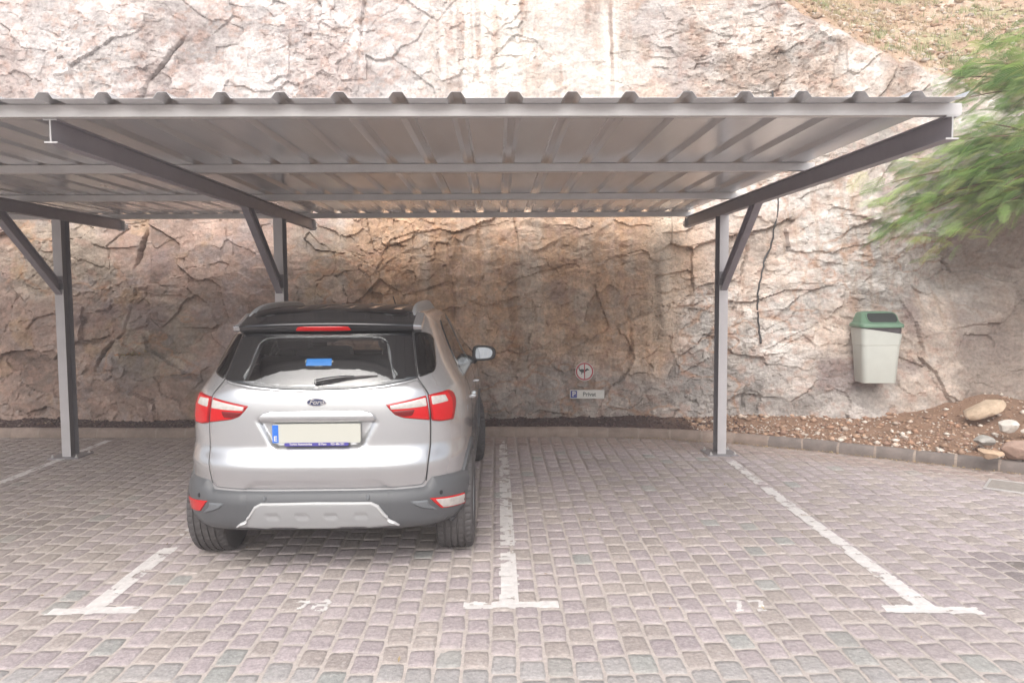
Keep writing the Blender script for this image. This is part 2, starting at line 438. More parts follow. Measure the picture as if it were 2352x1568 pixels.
# ------------------------------------------------------------------ cliff
def cliff_y0(x): return np.interp(x, [-20, -14, -6, 0, 2, 4.6, 5.9, 8, 12, 16], [10.4, 10.2, 9.78, 9.44, 9.36, 9.0, 8.95, 8.6, 7.4, 5.5])
def cliff_top(x):   # height where the rock face gives way to the earth slope
    t = np.interp(x, [-14, 2.2, 2.9, 3.35, 4.1, 4.9, 5.7, 6.6, 9, 12], [12, 12, 7.2, 5.75, 5.25, 4.75, 4.3, 4.0, 3.8, 3.7])
    return t
NVc = 560
cx = np.concatenate([np.linspace(-20, -7.7, 130, endpoint=False), np.linspace(-7.7, 8.3, 1066), np.linspace(8.3, 16, 90)[1:]]); NXc = len(cx); cv = np.linspace(-.15, 8.8, NVc)
CXg, CVg = np.meshgrid(cx, cv)
def cliff_field(X, V):
    wx = X + .16 * fbm(X * .7, V * .7, 2, 31) + .012 * fbm(X * 7, V * 7, 3, 33); wv = V + .16 * fbm(X * .7 + 9, V * .7, 2, 37) + .012 * fbm(X * 7 + 9, V * 7, 3, 39)
    ang = math.radians(-13) + .25 * vnoise(X * .3, V * .2, 35); ca, sa = np.cos(ang), np.sin(ang)
    rx = wx * ca - wv * sa; rv = wx * sa + wv * ca
    calm = sst(-1.9, -.4, X + .4 * fbm(X, V, 2, 43)) * sst(2.7, 1.5, X) * sst(3.2, 2.4, V)
    rough = np.clip(sst(1.9, 3.0, X) * .9 + sst(2.8, 3.6, V) * .5, 0, 1.1)
    left = sst(-1.0, -2.5, X) * sst(3.4, 2.6, V)
    big = fbm(X * .45, V * .45, 2, 41); mid = fbm(X * 1.3, V * 1.0, 3, 45, gain=.5)
    F1, F2, I1, DX, DY = worley(rx * .95, rv * 1.25, 51, .85, .8)
    f1 = (I1 - .5) * .08 + (((I1 * 37.7) % 1) - .5) * .16 * DX + (((I1 * 91.3) % 1) - .5) * .20 * DY
    g1 = F2 - F1
    G1_, G2_, I2, EX, EY = worley(rx * 2.3, rv * 3.1, 61, .95, .6)
    f2 = (I2 - .5) * .040 + (((I2 * 57.7) % 1) - .5) * .11 * EX + (((I2 * 71.3) % 1) - .5) * .13 * EY
    g2 = G2_ - G1_
    H1, H2, I3, HX, HY = worley(rx * 6.0, rv * 9.0, 71, .98, .3)
    f3 = (I3 - .5) * .024 + (((I3 * 57.7) % 1) - .5) * .050 * HX + (((I3 * 71.3) % 1) - .5) * .055 * HY
    K1_, K2_, I4, KX, KY = worley(rx * 15, rv * 23, 73, .98)
    f4 = (I4 - .5) * .009 + (((I4 * 57.7) % 1) - .5) * .020 * KX + (((I4 * 71.3) % 1) - .5) * .022 * KY
    fine = fbm(X * 12, V * 14, 5, 81, gain=.66)
    m3 = np.clip(.45 + 1.2 * fbm(X * .8 + 3, V * .8, 3, 85), .05, 1.4)      # how shattered, patch by patch
    up_ = sst(2.8, 3.6, V); rt_ = sst(1.9, 2.8, X) * (1 - up_)
    d = .08 * big + .045 * mid + f1 * (1 - .35 * calm - .50 * up_ - .30 * rt_) + f2 * (.62 - .15 * calm - .22 * up_ - .12 * rt_) + (f3 * (.85 + .45 * rough) + f4 * (.9 + .45 * rough)) * m3 + fine * (.015 + .010 * rough)
    wr_ = sst(1.7, 2.5, V) * calm; dz_ = fbm(X * 1.1 + 3, V * 1.4, 3, 86)
    d = d + wr_ * .035 * (1 - np.abs(vnoise(X * 2.2 + 2.2 * dz_, V * 4.5 + 2.8 * dz_, 88))) ** 2
    d = d + calm * (.050 * fbm(X * 2.6 + .5 * mid, V * .5, 4, 87) + .014 * fbm(X * 9, V * 1.1, 3, 89))
    # fractures: only stretches of the joints stand open, hair thin
    up_ = sst(2.8, 3.6, V); o1 = np.clip(vnoise(X * .8 + .5, V * .8, 91) * 2.0 - .15, 0, 1) * (1 - .75 * up_); o2 = np.clip(vnoise(X * 1.0 + 4, V * 1.0, 93) * 2.2 - .5 + .35 * left, 0, 1) * (1 - .6 * up_)
    crack = np.exp(-(g1 / .011) ** 2) * o1 * .035
    crack2 = np.exp(-(g2 / .016) ** 2) * o2 * .021
    d = d - crack * (1 - .6 * calm) - crack2 * (1 - .5 * calm)
    # long open joints
    def joint(pts, wdt, dep, seed=7):
        p = np.array(pts, float); xx = np.interp(V, p[:, 1], p[:, 0]) + .045 * fbm(X * 0 + 3, V * 5, 4, seed, gain=.65)
        on = sst(p[0, 1] - .05, p[0, 1] + .1, V) * sst(p[-1, 1] + .05, p[-1, 1] - .1, V) * np.clip(.5 + .9 * fbm(X * 0 + 1, V * 3, 2, seed + 1), .15, 1)
        return (dep * np.exp(-((X - xx) / wdt) ** 2) + .05 * sst(0, .02, X - xx) * np.exp(-np.maximum(X - xx, 0) / .35)) * on
    d = d - joint([(-5.25, .45), (-5.05, 1.0), (-4.82, 1.25), (-4.72, 1.7), (-4.74, 2.1), (-4.62, 2.6)], .016, .12)
    d = d - joint([(-5.0, 3.9), (-4.75, 4.5), (-4.4, 5.0), (-4.1, 5.4)], .018, .14, 17)
    d = d - joint([(-1.86, 4.6), (-1.80, 5.1), (-1.74, 6.2)], .014, .10, 19)
    d = d - joint([(3.05, .2), (3.1, .8), (3.0, 1.5), (3.18, 2.2), (3.22, 2.6)], .018, .09, 23)
    d = d - joint([(1.62, .75), (1.70, 1.1), (1.66, 1.5), (1.75, 1.9)], .02, .09, 27) - joint([(1.95, .15), (1.86, .5), (1.80, .85)], .018, .08, 29) - joint([(.45, .5), (.52, .8), (.62, 1.05)], .016, .06, 31) - joint([(-.55, 1.3), (-.58, 1.8), (-.62, 2.4)], .014, .06, 33)
    # upright ribs low on the middle and right of the face
    rib = sst(.2, .8, X) * sst(3.6, 2.6, X) * sst(1.5, .7, V)
    d = d + rib * .07 * np.abs(vnoise(X * 2.3 + .25 * V, V * .5, 101)) - rib * .03
    # fluted calcite curtain beside the post
    fl = np.exp(-((X - 2.02 - .05 * V) / .22) ** 2) * sst(.7, 1.4, V) * sst(3.4, 2.6, V)
    d = d + fl * (.10 + .04 * vnoise(X * 9, V * .7, 103))
    # overhanging nose at the far right
    d = d + .50 * np.exp(-((X - 6.3) / .95) ** 2) * sst(1.9, 2.75, V) * sst(4.2, 3.3, V)
    d = d - .25 * np.exp(-((X - 5.5) / .35) ** 2) * np.exp(-((V - 1.9) / .45) ** 2)
    return d, dict(I1=I1, I2=I2, I3=I3, g1=g1, g2=g2, calm=calm, rough=rough, left=left, fl=fl, fine=fine)
D, Q = cliff_field(CXg, CVg)
topv = cliff_top(CXg) + .25 * fbm(CXg * 1.6, CVg * 0 + 2, 3, 111)
over = np.maximum(CVg - topv, 0)
face = CVg - over
sa_ = math.radians(37)
soft = sst(0, .5, over)
lean = .19
CYg = cliff_y0(CXg) + lean * face + over * math.cos(sa_)
CZg = face + over * math.sin(sa_)
slope_d = .10 * fbm(CXg * 1.3, CVg * 1.3, 4, 121) + .05 * fbm(CXg * 5, CVg * 5, 4, 123)
rx_, rf2, ri, _, _ = worley(CXg * 3.2, CVg * 3.2, 125)
slope_d = slope_d + .07 * (ri > .78) * np.clip(.42 - rx_, 0, 1)
dd = D * (1 - soft) + slope_d * soft
CYg = CYg - dd * (1 - .55 * soft); CZg = CZg + dd * .55 * soft
V = np.stack([CXg, CYg, CZg], -1).reshape(-1, 3)
idx = np.arange(NXc * NVc).reshape(NVc, NXc)
CF4 = np.stack([idx[:-1, :-1], idx[:-1, 1:], idx[1:, 1:], idx[1:, :-1]], -1).reshape(-1, 4)
def cliff_colour(X, V, Q, soft, over):
    n1 = fbm(X * .9, V * .9, 4, 201); n2 = fbm(X * 2.6, V * 2.6, 4, 203); n3 = fbm(X * 7, V * 7, 4, 205)
    st = fbm(X * 5.5 + .5 * n2, V * .45, 4, 207)                # runs down the face
    st2 = fbm(X * 13 + .4 * n2, V * .8, 3, 209)
    up = sst(2.75, 3.6, V + .3 * n1)
    grey = np.array((.37, .335, .31)); beige = np.array((.53, .425, .335)); tan = np.array((.50, .325, .21)); pink = np.array((.345, .250, .205))
    pale = np.array((.60, .555, .515)); purple = np.array((.20, .150, .150)); white = np.array((.72, .68, .625)); rust = np.array((.42, .22, .12))
    leftc = lerp3(pink, np.array((.335, .272, .218)), sst(-.25, .3, n1)); leftc = leftc * (1 - .45 * sst(.1, .4, n2))[..., None] + np.array((.29, .25, .25)) * (.45 * sst(.1, .4, n2))[..., None]; oc_ = sst(.30, .5, fbm(X * 2.1 + 31, V * 2.4, 4, 231)) * .5; leftc = leftc * (1 - oc_)[..., None] + np.array((.36, .24, .14)) * oc_[..., None]
    midc = lerp3(tan, beige, sst(-.05, .55, st * .6 + n2 * .5))
    rightc = lerp3(np.array((.48, .395, .335)), pale * .86, sst(-.35, .35, n1 + .4 * n3))
    wl = sst(-1.2, -2.3, X + .4 * n1); wr = sst(2.0, 2.7, X + .3 * n1)
    c = midc * (1 - wl)[..., None] + leftc * wl[..., None]
    c = c * (1 - wr)[..., None] + rightc * wr[..., None]
    # grey foot of the wall in the middle
    k = sst(1.15, .55, V + .35 * n2) * sst(-.9, 0, X) * sst(5.2, 4.2, X) * .85
    c = lerp3(c, grey, np.ones_like(X)) * k[..., None] + c * (1 - k)[..., None]
    # upper face: pale, washed
    upc = lerp3(np.array((.40, .330, .305)), np.array((.52, .475, .455)), sst(-.45, .35, n1 + .5 * n3))
    upr = lerp3(np.array((.43, .345, .29)), np.array((.57, .515, .47)), sst(-.4, .35, n2 + .7 * st))
    upc = upc * (1 - sst(-1.4, .4, X))[..., None] + upr * sst(-1.4, .4, X)[..., None]
    c = c * (1 - up)[..., None] + upc * up[..., None]
    # block to block variation
    c = c * (1 + .34 * (Q['I2'] - .5) + .26 * (Q['I1'] - .5) + .22 * (Q['I3'] - .5))[..., None]
    # mottling along the bedding
    bx_ = X * .97 - V * .23; bv_ = X * .23 + V * .97
    mo = fbm(bx_ * 4, bv_ * 13, 5, 221, gain=.68); mo2 = fbm(bx_ * 9 + 4, bv_ * 11, 4, 223, gain=.6)
    c = c * (1 + .42 * mo)[..., None]
    k = sst(.10, .40, mo2) * .45; c = c * (1 - k)[..., None] + np.array((.42, .27, .21)) * k[..., None]
    k = sst(.2, .5, -mo2) * .30; c = c * (1 - k)[..., None] + (np.array((.46, .42, .39)) * (.75 + .45 * up[..., None])) * k[..., None]
    # iron stain in veins
    ve = np.exp(-(np.abs(fbm(X * 1.5 + 3, V * 2.3, 4, 211)) / .035) ** 2) * sst(.0, .45, n1 + .25)
    k = ve * .55 * (1 - .5 * up); c = c * (1 - k)[..., None] + rust * k[..., None]
    # purple grey patches
    k = sst(.28, .55, fbm(X * 1.15 + 7, V * 1.3, 4, 213)) * .55 * (1 - .5 * up); c = c * (1 - k)[..., None] + purple * k[..., None]
    gk = sst(.25, .5, fbm(X * 1.3 + 17, V * .8, 4, 215)) * up * .5; c = c * (1 - gk)[..., None] + np.array((.46, .43, .42)) * gk[..., None]
    # lime runs
    band = np.exp(-((X - 1.55) / .16) ** 2) + np.exp(-((X + .35) / .5) ** 2) * .8 + np.exp(-((X - .35) / .25) ** 2) * .5 + np.exp(-((X - .95) / .3) ** 2) * .35
    k = np.clip(band * sst(-.25, .5, st2 + .35 * st + .25) * (up + .22 * (1 - up) * sst(.6, 1.6, V)), 0, 1) * .9
    c = c * (1 - k)[..., None] + white * k[..., None]
    # tan runs
    k = sst(.15, .6, st2) * .35 * (1 - wl) * sst(.8, 1.6, V) * (1 - up); c = c * (1 - k)[..., None] + np.array((.36, .235, .15)) * k[..., None]
    k = Q['fl'] * .7; c = c * (1 - k)[..., None] + np.array((.62, .52, .42)) * k[..., None]
    # dark earthy corner at the far right
    k = sst(5.2, 6.0, X + .5 * n2) * sst(3.6, 3.0, V) * .75; c = c * (1 - k)[..., None] + np.array((.24, .195, .165)) * k[..., None]
    # earth slope
    so_ = lerp3(np.array((.42, .285, .195)), np.array((.50, .375, .275)), sst(-.3, .4, n2))
    so_ = lerp3(so_, np.array((.54, .47, .41)), np.ones_like(X)) * (sst(.25, .5, n3) * .6)[..., None] + so_ * (1 - sst(.25, .5, n3) * .6)[..., None]
    gm = sst(.0, .35, fbm(X * .9 + 5, V * 1.6, 5, 217, gain=.6)) * .65; so_ = so_ * (1 - gm)[..., None] + np.array((.33, .32, .17)) * gm[..., None]
    s2 = sst(.05, .9, soft + .55 * n2 + .25 * n3) * sst(-.0, .02, over); c = c * (1 - s2)[..., None] + so_ * s2[..., None]
    return np.clip(c * (1 + .10 * n3)[..., None], .03, .88)
CC = cliff_colour(CXg, CVg, Q, soft, over)
def cliff_mat():
    m = pmat('cut rock', (.4, .35, .3), .9, var=.30, scale=26, bump=1.0, bscale=40, vcol=True, spec=.25, dist=.020, detail=9)
    return m
cl = mesh('cliff', V, CF4, cliff_mat(), smooth=True, col=CC.reshape(-1, 3)); shade(cl, 24); tag(cl, kind='structure')
step = 2
ii = idx[::step, ::step]
q4 = np.stack([ii[:-1, :-1], ii[:-1, 1:], ii[1:, 1:], ii[1:, :-1]], -1).reshape(-1, 4)
CLB = BVHTree.FromPolygons([tuple(p) for p in V.tolist()], [tuple(f) for f in q4.tolist()])
def pix(px, py, tree=None, off=0.0):
    """where the line of sight through a photo pixel meets the rock"""
    dv = Vector(tuple(CM.T @ np.array([px - W0 / 2, -(py - H0 / 2), -F0]))).normalized()
    h = (tree or CLB).ray_cast(Vector((0, 0, CAMH)), dv)
    return h[0] - dv * off if h[0] is not None else None
def rock_y(x, z):
    h = CLB.ray_cast(Vector((x, 2.0, z)), Vector((0, 1, 0)))
    return h[0].y if h[0] is not None else 9.5

# ------------------------------------------------------------------ soil strip between kerb and rock
nxs, nts = 520, 60
sx = np.linspace(-18, 12, nxs); stt = np.linspace(0, 1, nts)
SX, ST = np.meshgrid(sx, stt)
def strip_pt(x, t):
    y0 = kerb_y(x) + .085; y1 = cliff_y0(x) + .45
    return y0 + (y1 - y0) * t
def soil_z(x, y):
    y0 = kerb_y(x) + .085; y1 = cliff_y0(x) + .05
    t = np.clip((y - y0) / np.maximum(y1 - y0, .1), 0, 1.3)
    z = .098 + .05 * t + .22 * sst(4.3, 6.0, x) * t ** 1.4 * (1 + .35 * vnoise(x * 1.7, y * 1.7, 311)) + .05 * sst(2.2, 3.5, x) * t
    return z + .016 * fbm(x * 4, y * 4, 4, 301) * np.minimum(1, t * 6) + .010 * fbm(x * 15, y * 15, 3, 303) * np.minimum(1, t * 6)
SY = strip_pt(SX, ST); SZ = soil_z(SX, SY)
V = np.stack([SX, SY, SZ], -1).reshape(-1, 3); idx = np.arange(nxs * nts).reshape(nts, nxs)
F4 = np.stack([idx[:-1, :-1], idx[:-1, 1:], idx[1:, 1:], idx[1:, :-1]], -1).reshape(-1, 4)
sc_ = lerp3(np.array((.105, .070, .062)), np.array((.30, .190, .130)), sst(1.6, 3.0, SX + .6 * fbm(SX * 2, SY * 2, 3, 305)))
sc_ = sc_ * (1 + .22 * fbm(SX * 6, SY * 6, 4, 307))[..., None]
m_soil = pmat('soil', (.3, .2, .14), .95, var=.3, scale=45, bump=1.0, bscale=90, vcol=True, spec=.2, dist=.02)
o = mesh('soil', V, F4, m_soil, smooth=True, col=sc_.reshape(-1, 3)); tag(o, kind='structure')

def chips(n, region, size, colours, seed, flat=.7):
    """many small angular stones as one mesh"""
    r = np.random.default_rng(seed)
    ico = [(0, 0, 1), (.9, 0, .3), (.28, .85, .3), (-.72, .53, .3), (-.72, -.53, .3), (.28, -.85, .3), (0, 0, -.8)]
    fc = [(0, 1, 2), (0, 2, 3), (0, 3, 4), (0, 4, 5), (0, 5, 1), (6, 2, 1), (6, 3, 2), (6, 4, 3), (6, 5, 4), (6, 1, 5)]
    ico = np.array(ico); fc = np.array(fc); vs = []; fs = []; cs = []
    for k in range(n):
        x, y, z = region(r)
        s = size(r, x)
        a = r.uniform(0, 2 * PI); sc3 = np.array((1, r.uniform(.6, 1), flat * r.uniform(.6, 1.1))) * s
        p = ico * (1 + r.uniform(-.28, .28, ico.shape)) * sc3
        ca, sa = math.cos(a), math.sin(a)
        q = np.stack([p[:, 0] * ca - p[:, 1] * sa, p[:, 0] * sa + p[:, 1] * ca, p[:, 2]], -1) + (x, y, z + s * .18)
        vs.append(q); fs.append(fc + 7 * k)
        c = np.array(colours[r.integers(len(colours))]) * r.uniform(.75, 1.25); cs.append(np.tile(c, (7, 1)))
    return np.concatenate(vs), np.concatenate(fs), np.clip(np.concatenate(cs), 0, .8)
m_chip = pmat('stone chips', (.3, .2, .15), .9, var=.2, scale=80, bump=.4, bscale=150, vcol=True, spec=.25)
def reg_left(r):
    x = r.uniform(-7, 2.9); t = r.uniform(.02, .86); y = strip_pt(x, t); return x, y, float(soil_z(np.array(x), np.array(y)))
def reg_right(r):
    x = r.uniform(2.3, 7.5); t = r.uniform(.01, .95) ** 1.3; y = strip_pt(x, t); return x, y, float(soil_z(np.array(x), np.array(y)))
v, f, c = chips(5200, reg_left, lambda r, x: r.uniform(.008, .020) + (.014 if r.random() < .04 else 0), [(.10, .062, .058), (.14, .085, .075), (.075, .055, .055), (.20, .15, .13), (.12, .08, .07)], 11)
o = mesh('gravel', v, f, m_chip, col=c); tag(o, 'dark reddish volcanic gravel strewn between the kerb and the rock wall', 'gravel', kind='stuff')
v, f, c = chips(5200, reg_right, lambda r, x: r.uniform(.007, .022) + (.045 * r.random() if r.random() < .10 else 0), [(.36, .22, .15), (.42, .28, .20), (.50, .40, .33), (.30, .19, .14), (.62, .55, .48), (.38, .25, .17)], 12)
o = mesh('stone_rubble', v, f, m_chip, col=c); tag(o, 'pinkish brown stone rubble covering the earth bank on the right', 'rubble', kind='stuff')

# dead leaves on the strip
def leaves(n, region, seed, cols, s0, s1):
    r = np.random.default_rng(seed); vs = []; fs = []; cs = []
    for k in range(n):
        x, y, z = region(r); s = r.uniform(s0, s1); a = r.uniform(0, 6.28); b = r.uniform(-.5, .5); c_ = r.uniform(.1, .5)
        p = np.array([(-1, 0, 0), (0, -.38, c_ * .4), (1, 0, .05), (0, .38, c_ * .4)]) * s
        ca, sa = math.cos(a), math.sin(a)
        q = np.stack([p[:, 0] * ca - p[:, 1] * sa, p[:, 0] * sa + p[:, 1] * ca, p[:, 2] + p[:, 0] * b], -1) + (x, y, z + .008 + s * .3)
        vs.append(q); fs.append(np.array([(0, 1, 2, 3)]) + 4 * k); cs.append(np.tile(np.array(cols[r.integers(len(cols))]) * r.uniform(.7, 1.2), (4, 1)))
    return np.concatenate(vs), np.concatenate(fs), np.concatenate(cs)
m_leaf0 = pmat('dead leaf', (.3, .2, .12), .8, vcol=True, spec=.2)
def reg_ll(r):
    x = r.uniform(-6.8, -2.6); t = r.uniform(.1, .8); y = strip_pt(x, t); return x, y, float(soil_z(np.array(x), np.array(y)))
v, f, c = leaves(500, reg_ll, 21, [(.30, .22, .15), (.22, .14, .09), (.38, .30, .22), (.16, .10, .08)], .012, .030)
o = mesh('leaf_litter', v, f, m_leaf0, col=c); tag(o, 'dry brown leaf litter at the foot of the rock wall on the left', 'leaf litter', kind='stuff')

def reg_k(r):
    x = r.uniform(1.5, 5.6); y = float(kerb_y(x)) - abs(r.normal(0, .05)) - .015; return x, y, .010
v, f, c = leaves(900, reg_k, 23, [(.42, .30, .14), (.34, .22, .10), (.48, .38, .20), (.26, .17, .09)], .006, .016)
o = mesh('leaf_litter', v, f, m_leaf0, col=c); tag(o, 'yellowish dry leaf crumbs blown along the foot of the kerb', 'leaf litter', kind='stuff')
def reg_p(r):
    x = r.uniform(-4.5, 4.8); y = r.uniform(2.9, 8.3); return x, min(y, float(kerb_y(x)) - .1), .012
v, f, c = leaves(70, reg_p, 25, [(.30, .21, .12), (.22, .15, .09), (.40, .31, .18)], .008, .018)
o = mesh('leaf_litter', v, f, m_leaf0, col=c); tag(o, 'a few dry leaf crumbs scattered over the paving', 'leaf litter', kind='stuff')

# single stones on the bank
def stone(name, loc, size, seed, col, label, rot=0, flat=1.0, cuts=14, group=None):
    r = np.random.default_rng(seed)
    bm = bmesh.new(); bmesh.ops.create_icosphere(bm, subdivisions=4, radius=1)
    pl = []
    for k in range(cuts):
        n = r.normal(size=3); n /= np.linalg.norm(n); pl.append((n, r.uniform(.50, .82)))
    vv = np.array([q.co[:] for q in bm.verts])
    for n, dd_ in pl:
        e = vv @ n - dd_; vv = vv - np.maximum(e, 0)[:, None] * n * .93
    vv = vv * (1 + .05 * fbm(vv[:, 0] * 3 + seed, vv[:, 1] * 3 + vv[:, 2] * 2.3, 4, seed)[:, None])
    vv = vv * np.array(size); ca, sa = math.cos(rot), math.sin(rot)
    vv = np.stack([vv[:, 0] * ca - vv[:, 2] * sa, vv[:, 1], vv[:, 0] * sa + vv[:, 2] * ca], -1)
    fs = np.array([[q.index for q in f.verts] for f in bm.faces]); bm.free()
    m = pmat(name + ' stone', col, .9, var=.28, scale=9, bump=1.0, bscale=22, spec=.25, dist=.02)
    o = mesh(name, vv, fs, m, smooth=True, loc=loc); shade(o, 15)
    return tag(o, label, 'rock', group)
GR = 'loose rocks on the earth bank'
stone('boulder', (5.42, 8.30, .40), (.25, .16, .105), 3, (.50, .385, .28), 'long tan boulder leaning against the rock wall, largest on the bank', rot=.42, group=GR)
stone('rock', (5.20, 7.60, .315), (.125, .10, .085), 5, (.62, .575, .52), 'jagged whitish rock below the long tan boulder', rot=.2, group=GR)
stone('rock', (5.42, 7.62, .28), (.06, .05, .045), 6, (.60, .54, .48), 'small pale stone at the right frame edge beside the whitish rock', group=GR)
stone('rock', (4.80, 7.36, .235), (.115, .09, .065), 7, (.36, .34, .31), 'flat grey rock between the whitish rock and the kerb', rot=-.1, group=GR)
stone('rock', (4.62, 6.98, .185), (.135, .09, .068), 8, (.50, .36, .25), 'small orange-tan rock lying right behind the kerb', rot=-.12, group=GR)
stone('rock', (4.90, 6.98, .20), (.17, .13, .12), 9, (.36, .25, .20), 'reddish brown rock cut by the right frame edge behind the kerb', group=GR)
for k, (x, y, s, c, lb) in enumerate([(4.35, 8.0, .05, (.55, .48, .42), 'fist-sized pinkish stone on the bank left of the flat grey rock'), (4.78, 7.13, .05, (.60, .53, .46), 'little white stone just above the orange-tan rock'),
                              (3.72, 8.05, .055, (.52, .42, .34), 'rounded stone on the bank right behind the kerb bend below the bin'),
                              (5.0, 7.95, .045, (.42, .30, .22), 'small brown stone between the tan boulder and the whitish rock')]):
    stone('rock', (x, y, float(soil_z(np.array(x), np.array(y))) + s * .35), (s, s * .8, s * .6), 30 + k, c, lb, rot=.1 * k, group=GR)

# dry grass and rubble on the slope above
def slope_pts(n, seed, xlo=2.7, xhi=8.6):
    r = np.random.default_rng(seed); out = []
    while len(out) < n:
        x = r.uniform(xlo, xhi); j = int(np.searchsorted(cx, x)); ks = np.where(soft[:, j] > .7)[0]
        if len(ks) < 3: continue
        k = ks[r.integers(len(ks))]; out.append((CXg[k, j], CYg[k, j], CZg[k, j]))
    return out
r = np.random.default_rng(44); vs = []; fs = []; cs = []; nb = 0
for (x, y, z) in slope_pts(1300, 45):
    green = fbm(np.array(x * .9 + 5), np.array(y * 1.6), 3, 219) > .05
    for b in range(14):
        a = r.uniform(0, 6.28); L_ = r.uniform(.04, .12); tl = r.uniform(.2, .9); bx, by = x + r.normal(0, .03), y + r.normal(0, .03)
        tip = np.array((bx + math.cos(a) * L_ * tl, by + math.sin(a) * L_ * tl, z + L_)); wv = np.array((-math.sin(a), math.cos(a), 0)) * .0035
        p0 = np.array((bx, by, z - .01)); vs += [p0 - wv, p0 + wv, tip]; fs.append((nb, nb + 1, nb + 2)); nb += 3
        c = np.array((.46, .37, .25)) * r.uniform(.7, 1.2) if not green else np.array((.26, .30, .14)) * r.uniform(.8, 1.2)
        cs += [c, c, c * 1.1]
m_grass = pmat('dry grass', (.5, .4, .2), .8, vcol=True, spec=.2)
o = mesh('dry_grass', np.array(vs), np.array(fs), m_grass, col=np.array(cs)); tag(o, 'dry straw-coloured grass scattered on the earth slope above the rock', 'grass', kind='stuff')
sp = slope_pts(2600, 46); it = iter(sp)
v, f, c = chips(2600, lambda r: next(it), lambda r, x: r.uniform(.015, .05) + (.06 * r.random() if r.random() < .12 else 0), [(.48, .36, .27), (.52, .44, .36), (.42, .29, .21), (.56, .50, .44), (.45, .33, .23)], 47)
o = mesh('slope_rubble', v, f, m_chip, col=c); tag(o, 'loose stones lying on the earth slope above the rock', 'rubble', kind='stuff')

# small plants
def leafy(name, loc, n, spread, s0, s1, cols, seed, label, cat, up=.6):
    r = np.random.default_rng(seed); e = empty(name, loc); tag(e, label, cat)
    vs = []; fs = []; cs = []; st = MB()
    for k in range(n):
        d_ = r.normal(size=3) * np.array(spread); d_[2] = abs(d_[2]) * up; d_[1] = -abs(d_[1])
        s = r.uniform(s0, s1); a = r.uniform(0, 6.28); t = r.uniform(-.7, .7)
        ax = np.array((math.cos(a) * math.cos(t), math.sin(a) * math.cos(t), math.sin(t))); bx = np.cross(ax, (0, 0, 1)); bx /= np.linalg.norm(bx) + 1e-6
        bx = bx + r.normal(0, .3, 3)
        q = np.array([d_ - ax * s, d_ - bx * s * .3, d_ + ax * s, d_ + bx * s * .3]); vs.append(q); fs.append(np.array([(0, 1, 2, 3)]) + 4 * k)
        cs.append(np.tile(np.array(cols[r.integers(len(cols))]) * r.uniform(.7, 1.25), (4, 1)))
        if k % 6 == 0: st.tube([(0, .02, -.02), tuple(d_ * .5 + (0, 0, .01)), tuple(d_)], [.003, .002, .001], 5)
    mesh('foliage', np.concatenate(vs), np.concatenate(fs), m_leaf, e, col=np.concatenate(cs)); st.build('stem', m_bark, e)
    return e
m_leaf = pmat('leaf', (.1, .2, .05), .6, vcol=True, spec=.3)
nt = m_leaf.node_tree; b = nt.nodes['Principled BSDF']; b.inputs['Subsurface Weight'].default_value = 0
m_bark = pmat('bark', (.20, .14, .10), .9, var=.3, scale=30, bump=.6)
leafy('weed', (-4.70, rock_y(-4.70, .97) - .01, .95), 70, (.12, .03, .03), .012, .03, [(.36, .20, .06), (.30, .24, .07), (.42, .16, .05), (.25, .22, .08)], 51, 'small orange and yellow weed growing from a rock crack left of the car', 'plant')
k_ = np.argmin(abs(cx - 3.98)); kk = [k for k in range(NVc) if soft[k, k_] > .5]
zz = [k for k in kk if CZg[k, k_] > 5.9] or kk[-1:]
leafy('shrub', (cx[k_], CYg[zz[0], k_], CZg[zz[0], k_]), 420, (.20, .10, .12), .02, .05, [(.16, .26, .08), (.22, .32, .10), (.12, .20, .07)], 52, 'low green shrub at the upper edge of the rock, near the top of the frame', 'shrub')

# cable running down the rock
cp = [(3.60, 4.3), (3.592, 2.997), (3.55, 2.654), (3.486, 2.316), (3.377, 2.095), (3.292, 1.821), (3.251, 1.55), (3.265, 1.28), (3.268, 1.013)]
pts = []
for i in range(len(cp) - 1):
    for t in np.linspace(0, 1, 5)[:-1]:
        x = cp[i][0] * (1 - t) + cp[i + 1][0] * t; z = cp[i][1] * (1 - t) + cp[i + 1][1] * t; pts.append((x, min(rock_y(x, z), rock_y(x + .02, z), rock_y(x - .02, z)) - .015, z))
for _ in range(2):
    pts = [pts[0]] + [tuple((np.array(pts[i - 1]) + 2 * np.array(pts[i]) + np.array(pts[i + 1])) / 4) for i in range(1, len(pts) - 1)] + [pts[-1]]
rj = np.random.default_rng(9); pts = [(p[0] + rj.normal(0, .006), p[1] + .006, p[2]) for p in pts]
o = MB().tube(pts, [.009 + .003 * abs(rj.normal()) for p in pts], 8).build('cable', pmat('black rubber', (.035, .033, .033), .6), smooth=True); tag(o, 'black cable hanging down the bare rock right of the canopy', 'cable')

